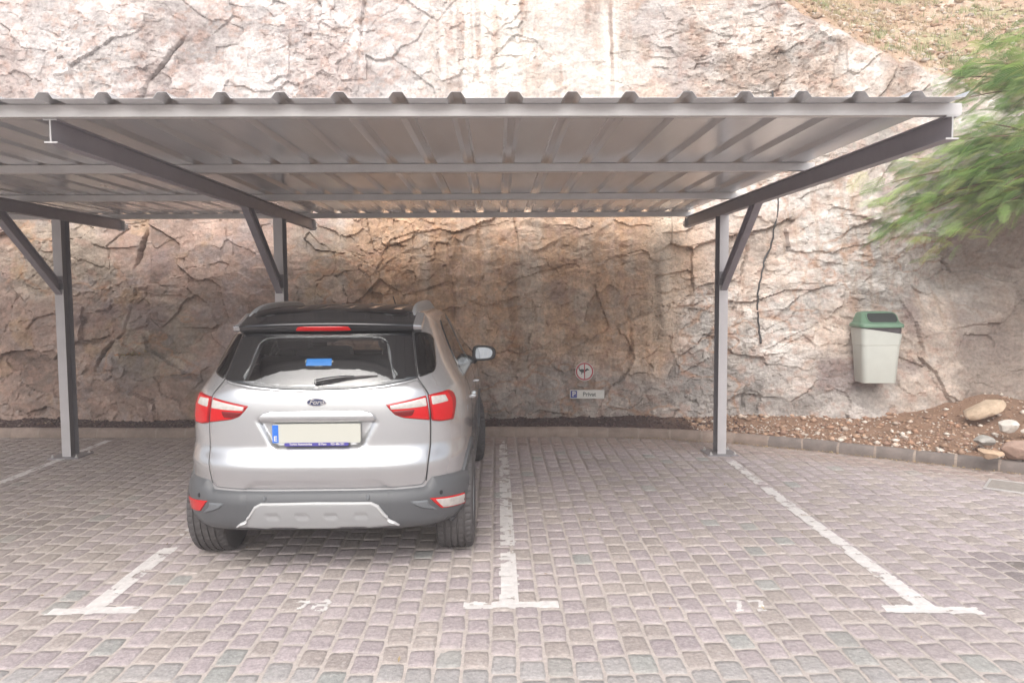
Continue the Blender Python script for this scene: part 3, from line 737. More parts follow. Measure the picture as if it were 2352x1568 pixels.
# ------------------------------------------------------------------ canopy
m_galv = pmat('galvanised steel', (.56, .54, .53), .42, metal=.35, var=.10, scale=5, bump=.06, bscale=30, rvar=.08)
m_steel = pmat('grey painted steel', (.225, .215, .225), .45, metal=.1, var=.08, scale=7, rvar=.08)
m_beam = pmat('dark grey painted steel', (.285, .266, .290), .5, metal=.1, var=.10, scale=6, rvar=.08)
m_post_lit = pmat('post steel lit front', (.50, .48, .485), .42, metal=.15, var=.06, scale=6, rvar=.08)  # post grey made paler: light on the front put into the colour
m_pale_end = pmat('pale beam end', (.48, .47, .465), .5, metal=.1)  # paler grey for the front ends of the beams
m_under = bpy.data.materials.new('sheet metal'); m_under.use_nodes = True
def sheet_mat(m):
    nt = m.node_tree; N = nt.nodes; L = nt.links; b = N['Principled BSDF']
    b.inputs['Base Color'].default_value = (.63, .632, .64, 1); b.inputs['Metallic'].default_value = .42; b.inputs['Roughness'].default_value = .30
    tc = N.new('ShaderNodeTexCoord'); mp = N.new('ShaderNodeMapping'); mp.inputs['Scale'].default_value = (3, .5, 1)
    nz = N.new('ShaderNodeTexNoise'); nz.inputs['Scale'].default_value = 3; nz.inputs['Detail'].default_value = 5
    L.new(tc.outputs['Object'], mp.inputs[0]); L.new(mp.outputs[0], nz.inputs['Vector'])
    mr = N.new('ShaderNodeMapRange'); mr.inputs[3].default_value = .10; mr.inputs[4].default_value = .30; L.new(nz.outputs['Fac'], mr.inputs[0]); L.new(mr.outputs[0], b.inputs['Roughness'])
sheet_mat(m_under)
can = empty('carport', (-2.25, 6.7, 0)); tag(can, 'open grey steel carport with corrugated metal roof over the parking bays', 'carport')
CO = Vector((2.25, -6.7, 0))
def cmb(mb): return mb.xf(Matrix.Translation(CO))
ZB, ZT = 2.512, 2.634
def ibeam_y(x, y0, y1, z0, z1, fw=.066, tw=.0055, tf=.0075):
    mb = MB()
    poly = [(x - fw / 2, z0), (x + fw / 2, z0), (x + fw / 2, z0 + tf), (x + tw / 2, z0 + tf), (x + tw / 2, z1 - tf), (x + fw / 2, z1 - tf), (x + fw / 2, z1), (x - fw / 2, z1), (x - fw / 2, z1 - tf), (x - tw / 2, z1 - tf), (x - tw / 2, z0 + tf), (x - fw / 2, z0 + tf)]
    return mb.prism(poly, 1, y0, y1)
def hpost(x, y, z0, z1, w=.091, dp=.165, tw=.008, tf=.010):
    poly = [(x - w / 2, y - dp / 2), (x + w / 2, y - dp / 2), (x + w / 2, y - dp / 2 + tf), (x + tw / 2, y - dp / 2 + tf), (x + tw / 2, y + dp / 2 - tf), (x + w / 2, y + dp / 2 - tf), (x + w / 2, y + dp / 2), (x - w / 2, y + dp / 2), (x - w / 2, y + dp / 2 - tf), (x - tw / 2, y + dp / 2 - tf), (x - tw / 2, y - dp / 2 + tf), (x - w / 2, y - dp / 2 + tf)]
    return MB().prism(poly, 2, z0, z1)
for (bx, yf, yb, py) in ((-4.575, 3.98, 9.47, 8.16), (-2.26, 3.98, 9.50, 8.07), (2.353, 3.945, 9.39, 7.96)):
    bm_o = cmb(ibeam_y(bx, yf, yb, ZB, ZT)).build('beam', m_beam, can)
    cmb(ibeam_y(bx, yf - .004, yf, ZB - .0005, ZT, .067, .0075, .0085)).build('cut_end', m_pale_end, bm_o)
    post = cmb(hpost(bx, py, .018, ZB)).build('post', m_steel, can)  # darker grey carries the shade of the post sides
    cmb(MB().box(bx - .0458, bx + .0458, py - .0865, py - .0824, .022, 1.79, .0008).box(bx - .0458, bx + .0458, py - .0865, py - .0824, 1.93, ZB - .002, .0008)).build('lit_front_sheet', m_post_lit, post)  # thin paler sheet added over the flange, its front light painted in
    bp_ = cmb(MB().box(bx - .16, bx + .16, py - .16, py + .16, .0, .022, .003)).build('base_plate', m_steel, post)
    for sx_ in (-1, 1):
        for sy_ in (-1, 1):
            q_ = (bx + sx_ * .125, py + sy_ * .125)
            cmb(MB().tube([(*q_, .02), (*q_, .05)], .008, 8).tube([(*q_, .022), (*q_, .034)], .016, 6)).build('bolt', m_galv, post)
    # raking strut in front of the post: a T section
    z0, z1 = 1.80, ZB; y0, y1 = py - .0868, py - .98 - .0535
    ln = math.hypot(y1 - y0, z1 - z0)
    mb = MB(); w2, t2, hgt = .033, .007, .055
    ux, uz = (y1 - y0) / ln, (z1 - z0) / ln; vx, vz = -uz, ux        # along, across (towards the ground and the front)
    def T(a, b): return (y0 + ux * a + vx * b, z0 + uz * a + vz * b)
    def strut(xa, xb, b0, b1):
        # trimmed on the post face and on the underside of the beam
        def at_y(b): return (y0, z0 + uz * ((y0 - (y0 + vx * b)) / ux) + vz * b)
        def at_z(b):
            a = (z1 - z0 - vz * b) / uz; return (y0 + ux * a + vx * b, z1)
        mb.prism([at_y(b0), at_z(b0), at_z(b1), at_y(b1)], 0, xa, xb)
    strut(bx - w2, bx + w2, .046, .053); strut(bx - .004, bx + .004, -.046, .046); strut(bx - w2, bx + w2, -.053, -.046)
    cmb(mb).build('brace', m_beam, can)
    # end fitting at the back of the beam
    mb = MB(); mb.box(bx - .04, bx + .04, yb, yb + .008, ZB - .01, ZT - .01)
    mb.box(bx - .030, bx + .030, yb + .008, yb + .11, ZB + .015, ZB + .085, .004)
    for q in (.035, .065): mb.tube([(bx + (.030 if bx < 0 else -.030), yb + .06, ZB + q), (bx + (.044 if bx < 0 else -.044), yb + .06, ZB + q)], .008, 8)
    cmb(mb).build('end_bracket', m_galv, can)
XL, XR = -7.2, 2.405
PZ = ZT + .001
for k, (y0, hgt) in enumerate(((3.95, .062), (5.77, .060), (7.53, .060), (9.32, .060))):
    mb = MB().box(XL, XR, y0, y0 + .05, PZ, PZ + hgt, .003)
    ms = m_galv
    cmb(mb).build('purlin', ms, can)
ZS = PZ + .0635
RP = .286; R0 = -2.195 + RP
def sheet_profile():
    p = []
    k0 = int((XL - R0) / RP) - 1
    k = k0
    while True:
        c = R0 + k * RP
        if c > XR + .1: break
        for dx, z in ((-.045, 0), (-.025, .027), (-.020, .030), (.020, .030), (.025, .027), (.045, 0)):
            p.append((c + dx, z))
        k += 1
    p = [q for q in p if XL - .05 <= q[0] <= XR - .03]
    # fine stiffening lines in the pans
    out = []
    for i, q in enumerate(p):
        out.append(q)
    return out
prof_s = sheet_profile()
ys_ = [3.815, 3.90, 5.8, 7.55, 9.33, 9.40]
rng_s = np.random.default_rng(3)
rows = []
for zt in (0, -.0012):
    for y in ys_:
        sag = -.004 if y < 3.9 else 0
        rows.append([(x, y, ZS + z + zt + sag) for (x, z) in prof_s])
n = len(prof_s); R_ = len(ys_); fs = []
for i in range(R_ - 1):
    for k in range(n - 1):
        a = i * n + k; fs.append((a, a + 1, a + n + 1, a + n)); b_ = (R_ + i) * n + k; fs.append((b_, b_ + n, b_ + n + 1, b_ + 1))
for k in range(n - 1):
    fs.append((k, R_ * n + k, R_ * n + k + 1, k + 1)); a = (R_ - 1) * n + k; b_ = (2 * R_ - 1) * n + k; fs.append((a, a + 1, b_ + 1, b_))
vv = np.array([p for rw in rows for p in rw]) + np.array(CO)
o = mesh('roof_sheet', vv, fs, m_under, can); shade(o, 25)

# ------------------------------------------------------------------ signs on the rock
def text_mesh(s, size, ext=.001, shear=0., align='CENTER', sx=1.0, bold=.025):
    cu = bpy.data.curves.new('lettering', 'FONT'); cu.body = s; cu.size = size; cu.extrude = ext; cu.shear = shear; cu.offset = bold * size; cu.align_x = align; cu.align_y = 'CENTER'; cu.resolution_u = 3
    ob = bpy.data.objects.new('lettering', cu); COL.objects.link(ob)
    dg = bpy.context.evaluated_depsgraph_get(); me = bpy.data.meshes.new_from_object(ob.evaluated_get(dg))
    v = np.array([q.co[:] for q in me.vertices]); f = [tuple(p.vertices) for p in me.polygons]
    bpy.data.objects.remove(ob); v[:, 0] *= sx
    return v, f
def lettering(s, size, mat, parent, loc, ext=.001, shear=0., align='CENTER', sx=1.0, bend=None, tilt=0.0):
    """text facing -Y at loc (parent space)"""
    v, f = text_mesh(s, size, ext, shear, align, sx)
    q = np.stack([v[:, 0], -v[:, 2], v[:, 1]], -1)
    if tilt: q = np.stack([q[:, 0], q[:, 1] + q[:, 2] * tilt, q[:, 2]], -1)
    if bend is not None: q[:, 1] += bend(q[:, 0] + loc[0], q[:, 2] + loc[2])
    return mesh('lettering', q + np.array(loc), f, mat, parent)
m_white = pmat('sign white', (.62, .60, .56), .45, var=.06, scale=30)
m_red = pmat('sign red', (.42, .05, .06), .45, var=.06, scale=30)
m_blk = pmat('sign black', (.03, .035, .035), .5)
m_blue = pmat('sign blue', (.055, .065, .25), .45)
def disc(r0, r1, y0, y1, n=48):
    mb = MB()
    if r0 <= 0: mb.loft([[(r1 * math.cos(2 * PI * k / n), y, r1 * math.sin(2 * PI * k / n)) for k in range(n)] for y in (y0, y1)])
    else:
        rg = [[(rr_ * math.cos(2 * PI * k / n), y, rr_ * math.sin(2 * PI * k / n)) for k in range(n)] for rr_, y in ((r1, y0), (r1, y1), (r0, y1), (r0, y0), (r1, y0))]
        mb.loft(rg, cap=False)
    return mb
def wall_min(x0, x1, z0, z1): return min(rock_y(x, z) for x in np.linspace(x0, x1, 5) for z in np.linspace(z0, z1, 4))
ry = wall_min(.98, 1.22, .61, .84)
sg = empty('round_sign', (1.10, ry - .008, .723)); sg.rotation_euler = (math.radians(-3), 0, math.radians(2))
tag(sg, 'round red-rimmed no animals sign with a black silhouette, fixed low on the rock', 'sign')
disc(0, .119, .0, .004).build('plate', m_white, sg)
disc(.094, .111, -.0018, .001).build('red_ring', m_red, sg)
# galloping animal outline
an = [(-.070, .030), (-.062, .047), (-.052, .050), (-.058, .036), (-.054, .020), (-.045, .014), (-.030, .020), (-.008, .016), (.012, .013), (.026, .018), (.036, .027), (.050, .026), (.060, .014), (.070, .006), (.060, .001), (.046, .004), (.036, -.004), (.022, -.014), (.012, -.020), (.004, -.034), (-.006, -.034), (-.004, -.020), (-.016, -.022), (-.022, -.040), (-.036, -.046), (-.040, -.040), (-.030, -.034), (-.034, -.018), (-.050, -.010), (-.060, .006)]
MB().prism(an, 1, -.0022, .001).build('animal_silhouette', m_blk, sg, loc=(-.008, 0, .012))
MB().box(-.0065, .0065, -.0030, .001, -.098, .098).build('red_bar', m_red, sg)
pyy = wall_min(.90, 1.35, .37, .50)
sp_ = empty('parking_sign', (1.128, pyy - .008, .439)); sp_.rotation_euler = (math.radians(-3), math.radians(1.0), math.radians(2))
tag(sp_, 'white rectangular private parking sign with blue P below the round sign', 'sign')
MB().box(-.218, .218, .0, .005, -.055, .055, .002).build('plate', m_white, sp_)
MB().box(-.209, -.128, -.0014, .001, -.045, .045).build('blue_field', m_blue, sp_)
lettering('P', .088, m_white, sp_, (-.168, -.0022, 0), .0008)
lettering('Privat', .072, pmat('sign grey', (.16, .17, .15), .5), sp_, (.028, -.0014, 0), .0008)
for x in (-.213, .213): MB().tube([(x, .003, 0), (x, -.003, 0)], .004, 8).build('screw', m_galv, sp_)

# ------------------------------------------------------------------ bin
bz = .645; byw = wall_min(4.25, 4.70, .65, 1.35)
bn = empty('litter_bin', (4.455, byw - .20, bz), math.radians(-3)); tag(bn, 'pale grey-green litter bin with green hooded lid hung on the rock', 'bin')
m_bin = pmat('pale green plastic', (.47, .485, .445), .45, var=.05, scale=8, rvar=.08); m_lid = pmat('green plastic', (.12, .21, .14), .42, var=.10, scale=10)
m_bag = pmat('black bin bag', (.06, .05, .055), .35, bump=.8, bscale=25, dist=.02)
def ringz(w_, d_, z, r_, cy=0, tilt=0.0, dxs=0): return [(x + dxs, y, z + tilt * (x / w_) ) for (x, y) in rrect(w_, d_, r_, 5, 0, cy)]
mb = MB().loft([ringz(.375, .28, .0, .05), ringz(.39, .29, .006, .06), ringz(.39, .29, .022, .06), ringz(.396, .296, .03, .06), ringz(.445, .335, .44, .06), ringz(.452, .342, .445, .06), ringz(.482, .366, .606, .06, tilt=-.072), ringz(.466, .35, .600, .05, tilt=-.072), ringz(.41, .30, .3, .05)], cap=False)
mb.f.append(tuple(range(24))[::-1]); mb.f.append(tuple(len(mb.v) - 24 + k for k in range(24)))
bd = mb.build('body', m_bin, bn, smooth=28)
# folded rim of the bag
MB().loft([ringz(.455, .340, .50, .06), ringz(.468, .354, .60, .06), ringz(.470, .356, .655, .06), ringz(.45, .33, .66, .06)], cap=False).build('bin_bag', m_bag, bn, smooth=30)
lid = MB().loft([ringz(.462, .35, .655, .06), ringz(.512, .392, .648, .07), ringz(.520, .398, .672, .07), ringz(.505, .385, .690, .07), ringz(.47, .36, .70, .07, .01), ringz(.45, .335, .715, .07, .018), ringz(.385, .24, .806, .06, .055), ringz(.35, .19, .824, .06, .06), ringz(.25, .12, .832, .04, .06)]).build('lid', m_lid, bn, smooth=30)
# mouth on the sloping front
zz0, zz1 = .712, .808
def front_y(z): return -.17 + (z - .70) / (.815 - .70) * (.17 - .065) 
mo = rrect(.335, .104, .038, 6, .012, .762)
MB().loft([[(x, front_y(z) - .004, z) for (x, z) in mo], [(x * .97, front_y(z) + .012, .76 + (z - .76) * .97) for (x, z) in mo]]).build('mouth', pmat('dark opening', (.02, .024, .022), .7), lid)
mb = MB(); mr_o = rrect(.360, .122, .046, 6, .012, .762)
mb.loft([[(x, front_y(z) + .002, z) for (x, z) in mr_o], [(x * .985, front_y(.76 + (z - .76) * .98) - .009, .76 + (z - .76) * .98) for (x, z) in mr_o], [(x, front_y(z) - .009, z) for (x, z) in mo], [(x, front_y(z) - .002, z) for (x, z) in mo]], cap=False)
mb.build('mouth_rim', m_lid, lid, smooth=40)
MB().box(-.06, .06, .14, .22, .10, .50, .004).build('wall_bracket', m_galv, bn)

# drain in the paving
dr = empty('drain_grate', (4.60, 6.34, .012), math.radians(-40)); tag(dr, 'metal drain grate set in the paving at the right edge below the kerb', 'drain')
mb = MB().box(-.36, .36, -.20, -.178, 0, .012, .002).box(-.36, .36, .178, .20, 0, .012, .002).box(-.36, -.338, -.178, .178, 0, .012, .002).box(.338, .36, -.178, .178, 0, .012, .002)
mb.build('frame', m_galv, dr)
mb = MB()
for k in range(11): mb.box(-.338, .338, -.172 + k * .033, -.153 + k * .033, .001, .010, .001)
mb.build('slat', pmat('cast iron', (.30, .27, .245), .7, var=.2, scale=20), dr)
MB().box(-.338, .338, -.178, .178, -.006, -.003).build('sump', pmat('drain dark', (.02, .02, .02), .9), dr)

# ------------------------------------------------------------------ tree with feathery leaves
tr = empty('feathery_tree', (7.1, 7.6, .30)); tag(tr, 'feathery green tree leaning in from the right over the earth bank', 'tree')
TO = Vector((7.1, 7.6, .30))
def curve3(P0, P1, P2, n=14):
    P0, P1, P2 = map(Vector, (P0, P1, P2)); return [P0 * (1 - t) ** 2 + P1 * 2 * t * (1 - t) + P2 * t * t for t in np.linspace(0, 1, n)]
trunk = curve3((7.1, 7.6, .2), (7.25, 7.65, 1.9), (6.7, 7.7, 3.1), 18)
MB().tube([p - TO for p in trunk], [.10 - .045 * i / 17 for i in range(18)], 12).build('trunk', m_bark, tr, smooth=40)
limbs = []
rl = np.random.default_rng(61)
ends = [(4.15, 8.0, 2.85), (4.5, 8.25, 2.55), (4.75, 7.8, 3.25), (5.0, 8.1, 3.75), (5.25, 8.3, 4.15), (5.55, 7.7, 3.1), (5.6, 8.2, 3.65), (5.9, 8.0, 4.2), (6.2, 7.6, 3.6), (6.1, 8.3, 4.6), (6.6, 7.9, 4.5), (5.1, 7.7, 2.75), (5.7, 8.2, 2.75), (6.3, 7.3, 3.0), (7.4, 7.6, 4.4), (7.8, 7.9, 3.8), (5.35, 8.05, 3.4), (4.65, 8.15, 3.0), (5.0, 8.3, 4.0), (5.3, 7.9, 3.9), (5.6, 8.4, 4.5), (5.45, 7.6, 3.5), (5.2, 8.3, 3.0), (4.35, 8.0, 2.6), (4.8, 7.7, 2.95), (4.3, 8.1, 2.40), (4.75, 8.0, 2.25), (5.3, 8.1, 2.5), (5.0, 7.9, 3.45), (5.5, 8.0, 4.05)]
for e in ends:
    s = trunk[rl.integers(11, 18)]
    mid = s * .45 + Vector(e) * .55 + Vector((rl.normal(0, .1), rl.normal(0, .1), .35 + rl.uniform(0, .25)))
    c = curve3(s, mid, e, 14); limbs.append(c)
    MB().tube([p - TO for p in c], [.028 - .023 * i / 13 for i in range(14)], 7).build('limb', m_bark, tr, smooth=40)
# one bipinnate leaf, template along +x drooping
def leaf_template(r):
    vs = []; fs = []; n_p = 14; L_ = 1.0
    def quad(a, b_, c, d): 
        k = len(vs); vs.extend([a, b_, c, d]); fs.append((k, k + 1, k + 2, k + 3))
    pz = lambda t: -.30 * t * t
    for i in range(7):
        t0, t1 = i / 7., (i + 1) / 7.; quad((t0, -.006, pz(t0)), (t1, -.005, pz(t1)), (t1, .005, pz(t1)), (t0, .006, pz(t0)))
    for i in range(n_p):
        t = .12 + .86 * i / (n_p - 1); ln = .30 * math.sin(PI * min(1, .18 + .80 * t)) ** .7 + .04
        for s in (-1, 1):
            a = s * math.radians(62 - 25 * t); dx, dy = math.cos(a), math.sin(a)
            # a pinna: leaflets on both sides, drawn as small notched blades
            m_ = 6
            for q in range(m_):
                u = (q + .5) / m_; px_ = t + dx * ln * u; py_ = dy * ln * u; z = pz(t) - .10 * ln * u * u * 3
                lw = .017 * (1.1 - .6 * abs(u - .4)); lb = ln / m_ * .50
                k = len(vs); nxv, nyv = -dy, dx
                vs.extend([(px_ - dx * lb, py_ - dy * lb, z), (px_ + nxv * lw + dx * lb * .6, py_ + nyv * lw + dy * lb * .6, z - .006), (px_ + dx * lb, py_ + dy * lb, z), (px_ - nxv * lw + dx * lb * .6, py_ - nyv * lw + dy * lb * .6, z - .006)])
                fs.append((k, k + 1, k + 2, k + 3))
    return np.array(vs), np.array(fs)
TV, TF = leaf_template(None)
vs = []; fs = []; cs = []; nb = 0
GC = [(.25, .38, .12), (.18, .30, .10), (.34, .46, .14), (.13, .23, .085), (.28, .38, .17), (.40, .42, .16)]
for c in limbs:
    for k in range(80):
        i = min(13, int(4 + 10 * rl.random() ** .7)); p = c[i] + Vector(rl.normal(0, .09, 3))
        dirv = (c[-1] - c[3]).normalized(); az = math.atan2(dirv.y * .5, dirv.x) + rl.normal(0, .42)
        el = rl.normal(-.12, .30); sz = rl.uniform(.19, .33); ro = rl.normal(0, .35)
        M_ = Matrix.Translation(p - TO) @ Euler((ro, -el, az), 'XYZ').to_matrix().to_4x4() @ Matrix.Scale(sz, 4)
        A = np.array(M_); vs.append(TV @ A[:3, :3].T + A[:3, 3]); fs.append(TF + nb); nb += len(TV)
        col_ = np.array(GC[rl.integers(len(GC))]) * rl.uniform(.95, 1.55); cs.append(np.tile(col_, (len(TV), 1)))
def leafmat():
    m = bpy.data.materials.new('feathery leaf'); m.use_nodes = True; nt = m.node_tree; N = nt.nodes; L = nt.links; b = N['Principled BSDF']
    a = N.new('ShaderNodeVertexColor'); a.layer_name = 'Col'; L.new(a.outputs[0], b.inputs['Base Color']); b.inputs['Roughness'].default_value = .55
    t = N.new('ShaderNodeBsdfTranslucent'); L.new(a.outputs[0], t.inputs['Color']); mx = N.new('ShaderNodeMixShader'); mx.inputs[0].default_value = .35
    L.new(b.outputs[0], mx.inputs[1]); L.new(t.outputs[0], mx.inputs[2]); L.new(mx.outputs[0], N['Material Output'].inputs['Surface']); return m
mesh('crown', np.concatenate(vs), np.concatenate(fs), leafmat(), tr, col=np.concatenate(cs))
#--PART3--
# ------------------------------------------------------------------ the car
def pchip(xs, ys):
    xs = np.array(xs, float); ys = np.array(ys, float); h = np.diff(xs); dl = np.diff(ys) / h
    m = np.zeros(len(xs)); m[0] = dl[0]; m[-1] = dl[-1]
    for i in range(1, len(xs) - 1):
        if dl[i - 1] * dl[i] > 0:
            w1 = 2 * h[i] + h[i - 1]; w2 = h[i] + 2 * h[i - 1]; m[i] = (w1 + w2) / (w1 / dl[i - 1] + w2 / dl[i])
    def F(x):
        x = np.clip(np.asarray(x, float), xs[0], xs[-1]); i = np.clip(np.searchsorted(xs, x) - 1, 0, len(h) - 1); t = (x - xs[i]) / h[i]
        return ys[i] * (1 + 2 * t) * (1 - t) ** 2 + m[i] * h[i] * t * (1 - t) ** 2 + ys[i + 1] * t * t * (3 - 2 * t) + m[i + 1] * h[i] * t * t * (t - 1)
    return F
CZ = [.28, .33, .42, .50, .56, .62, .685, .70, .79, .81, .90, 1.0, 1.08, 1.13, 1.17, 1.25, 1.35, 1.45, 1.52, 1.57, 1.60, 1.625, 1.64]
cr = pchip(CZ, [.09, .07, .045, .036, .046, .036, .026, .028, .075, .08, .083, .087, .095, .108, .128, .176, .242, .314, .37, .42, .485, .63, .95])
cw = pchip(CZ, [.868, .885, .895, .90, .90, .90, .90, .902, .904, .904, .904, .895, .878, .858, .832, .785, .738, .694, .660, .622, .57, .46, .25])
cf = pchip(CZ, [4.05, 4.10, 4.15, 4.16, 4.16, 4.15, 4.14, 4.13, 4.10, 4.09, 4.02, 3.80, 3.52, 3.36, 3.24, 3.06, 2.85, 2.62, 2.42, 2.22, 2.05, 1.78, 1.40])
NE = 3.8
def cD(z): return np.minimum(.9, .42 * (cf(z) - cr(z)))
def cDf(z): return np.clip(.38 + 1.2 * np.clip(1.1 - z, 0, .4), .38, .85) * np.clip((cf(z) - cr(z)) / 2.2, .3, 1)
def recess(x, z):
    """hollows in the tailgate skin: plate recess, finger hollow at the lower edge"""
    hw = np.interp(z, [.79, .81, .96], [.235, .285, .365])
    a = sst(0, .030, hw - np.abs(x)) * sst(.785, .812, z) * sst(.985, .962, z)
    hw2 = np.interp(z, [.555, .60], [.455, .385])
    b_ = sst(0, .035, hw2 - np.abs(x)) * sst(.602, .590, z)
    return .026 * a + .010 * b_
def P(u, z):
    u = np.asarray(u, float); z = np.asarray(z, float)
    s = np.sign(u); a = np.abs(u); ph = np.minimum(a, PI / 2)
    rho = (np.sin(ph) ** NE + np.abs(np.cos(ph)) ** NE) ** (-1 / NE)
    x = cw(z) * rho * np.sin(ph); y = cr(z) + cD(z) * (1 - rho * np.cos(ph))
    y = y + recess(x, z)
    # straight flank and front corner
    yend = cf(z) - cDf(z); ys = cr(z) + cD(z) + np.maximum(a - PI / 2, 0)
    q = np.clip((ys - yend) / np.maximum(cDf(z), .05), 0, .999)
    y = np.where(a > PI / 2, ys, y); x = np.where(a > PI / 2, cw(z) * (1 - q ** 2.6) ** (1 / 2.6), x)
    return np.stack([s * x, y, z + 0 * x], -1)
def uside(y, z): return PI / 2 + y - cr(z) - cD(z)
def Nrm(f, u, z, e=.004):
    u = np.asarray(u, float); z = np.asarray(z, float)
    n = np.cross(f(u + e, z) - f(u - e, z), f(u, z + e) - f(u, z - e)); n /= np.linalg.norm(n, axis=-1, keepdims=True) + 1e-12
    p = f(u, z); out = p - np.array((0, 1.9, .8)); sg_ = np.sign(np.sum(n * out * np.array((1, 1, .6)), -1, keepdims=True)); sg_[sg_ == 0] = 1
    return n * sg_
def inpoly(px, py, poly):
    poly = np.asarray(poly, float); c = np.zeros(px.shape, bool); j = len(poly) - 1
    for i in range(len(poly)):
        xi, yi = poly[i]; xj, yj = poly[j]
        k = ((yi > py) != (yj > py)) & (px < (xj - xi) * (py - yi) / (yj - yi + 1e-15) + xi); c ^= k; j = i
    return c
def segdist(px, py, poly):
    d = np.full(px.shape, 9.)
    for i in range(len(poly)):
        a = np.array(poly[i]); b_ = np.array(poly[(i + 1) % len(poly)]); ab = b_ - a
        t = np.clip(((px - a[0]) * ab[0] + (py - a[1]) * ab[1]) / (ab @ ab + 1e-15), 0, 1)
        d = np.minimum(d, np.hypot(px - a[0] - t * ab[0], py - a[1] - t * ab[1]))
    return d
def chaikin(poly, n=2, r=.25):
    p = np.asarray(poly, float)
    for _ in range(n):
        q = np.roll(p, -1, 0); p = np.stack([p * (1 - r) + q * r, p * r + q * (1 - r)], 1).reshape(-1, 2)
    return p
def dens(poly, res):
    out = []
    for i in range(len(poly)):
        a = np.array(poly[i], float); b_ = np.array(poly[(i + 1) % len(poly)], float); n = max(1, int(math.ceil(np.linalg.norm(b_ - a) / res)))
        out += [a + (b_ - a) * k / n for k in range(n)]
    return np.array(out)
def rcorner(poly, r=.02):
    """round the corners by a fixed radius"""
    p = [np.array(q, float) for q in poly]; out = []
    for i in range(len(p)):
        a, b_, c = p[i - 1], p[i], p[(i + 1) % len(p)]; da = a - b_; dc = c - b_; la, lc = np.linalg.norm(da), np.linalg.norm(dc); k = min(r, la * .45, lc * .45)
        A = b_ + da / la * k; C_ = b_ + dc / lc * k
        for t in (0, .25, .5, .75, 1): out.append(A * (1 - t) ** 2 + b_ * 2 * t * (1 - t) + C_ * t * t)
    return np.array(out)
CARP = []
def patch(name, poly, mat, parent, f=P, off=.004, bevel=.008, res=.03, holes=(), low=-.006, hfun=None, smooth=40):
    """a panel following the skin: poly in surface coordinates, its rim tucked under, its middle off above"""
    loops = [dens(poly, res * .5)] + [dens(h, res * .5) for h in holes]
    B = np.concatenate(loops); edges = []; n0 = 0
    for l in loops: edges += [(n0 + i, n0 + (i + 1) % len(l)) for i in range(len(l))]; n0 += len(l)
    x0, y0 = loops[0].min(0); x1, y1 = loops[0].max(0)
    gx, gy = np.meshgrid(np.arange(x0, x1, res), np.arange(y0, y1, res)); gx = gx.ravel() + .37 * res; gy = gy.ravel() + .41 * res
    ok = inpoly(gx, gy, loops[0])
    for h in loops[1:]: ok &= ~inpoly(gx, gy, h)
    gx, gy = gx[ok], gy[ok]
    D_ = np.full(gx.shape, 9.)
    for l in loops: D_ = np.minimum(D_, segdist(gx, gy, l))
    k = D_ > max(bevel * 1.5, res * .4); gx, gy = gx[k], gy[k]
    ring = []
    for fr in (.3, 1.0):
        for li, l in enumerate(loops):
            t = np.roll(l, -1, 0) - np.roll(l, 1, 0); t /= np.linalg.norm(t, axis=1, keepdims=True) + 1e-12; nn_ = np.stack([-t[:, 1], t[:, 0]], -1)
            for s in (1, -1):
                q = l + nn_ * s * bevel * fr; o_ = inpoly(q[:, 0], q[:, 1], loops[0])
                for h in loops[1:]: o_ &= ~inpoly(q[:, 0], q[:, 1], h)
                dd_ = np.full(len(q), 9.)
                for l2 in loops: dd_ = np.minimum(dd_, segdist(q[:, 0], q[:, 1], l2))
                o_ &= dd_ > bevel * fr * .85; ring.append(q[o_])
    A = np.concatenate([B] + ring + [np.stack([gx, gy], -1)])
    co, _, fc, *_r = delaunay_2d_cdt([Vector(p) for p in A.tolist()], edges, [], 0, 1e-5)
    co = np.array([c[:] for c in co]); fc = np.array([f_ for f_ in fc if len(f_) == 3])
    ce = co[fc].mean(1); ok = inpoly(ce[:, 0], ce[:, 1], loops[0])
    for h in loops[1:]: ok &= ~inpoly(ce[:, 0], ce[:, 1], h)
    fc = fc[ok]
    d = np.full(len(co), 9.)
    for l in loops: d = np.minimum(d, segdist(co[:, 0], co[:, 1], l))
    t = np.clip(d / bevel, 0, 1); h_ = low + (off - low) * np.sqrt(1 - (1 - t) ** 2)
    if hfun is not None: h_ = h_ + hfun(co[:, 0], co[:, 1], d)
    p = f(co[:, 0], co[:, 1]); n = Nrm(f, co[:, 0], co[:, 1]); v = p + n * h_[:, None]
    fn = np.cross(v[fc[:, 1]] - v[fc[:, 0]], v[fc[:, 2]] - v[fc[:, 0]]); fl = np.sum(fn * n[fc[:, 0]], -1) < 0
    fc[fl] = fc[fl][:, ::-1]
    used = np.zeros(len(v), bool); used[fc.ravel()] = True; re = np.cumsum(used) - 1
    o = mesh(name, v[used], re[fc], mat, parent); shade(o, smooth); return o
def MIR(f): return lambda u, z: f(-np.asarray(u, float), z)
def both(name, poly, mat, parent, **k):
    a = patch(name, poly, mat, parent, f=P, **k); b_ = patch(name, poly, mat, parent, f=MIR(P), **k); return a, b_
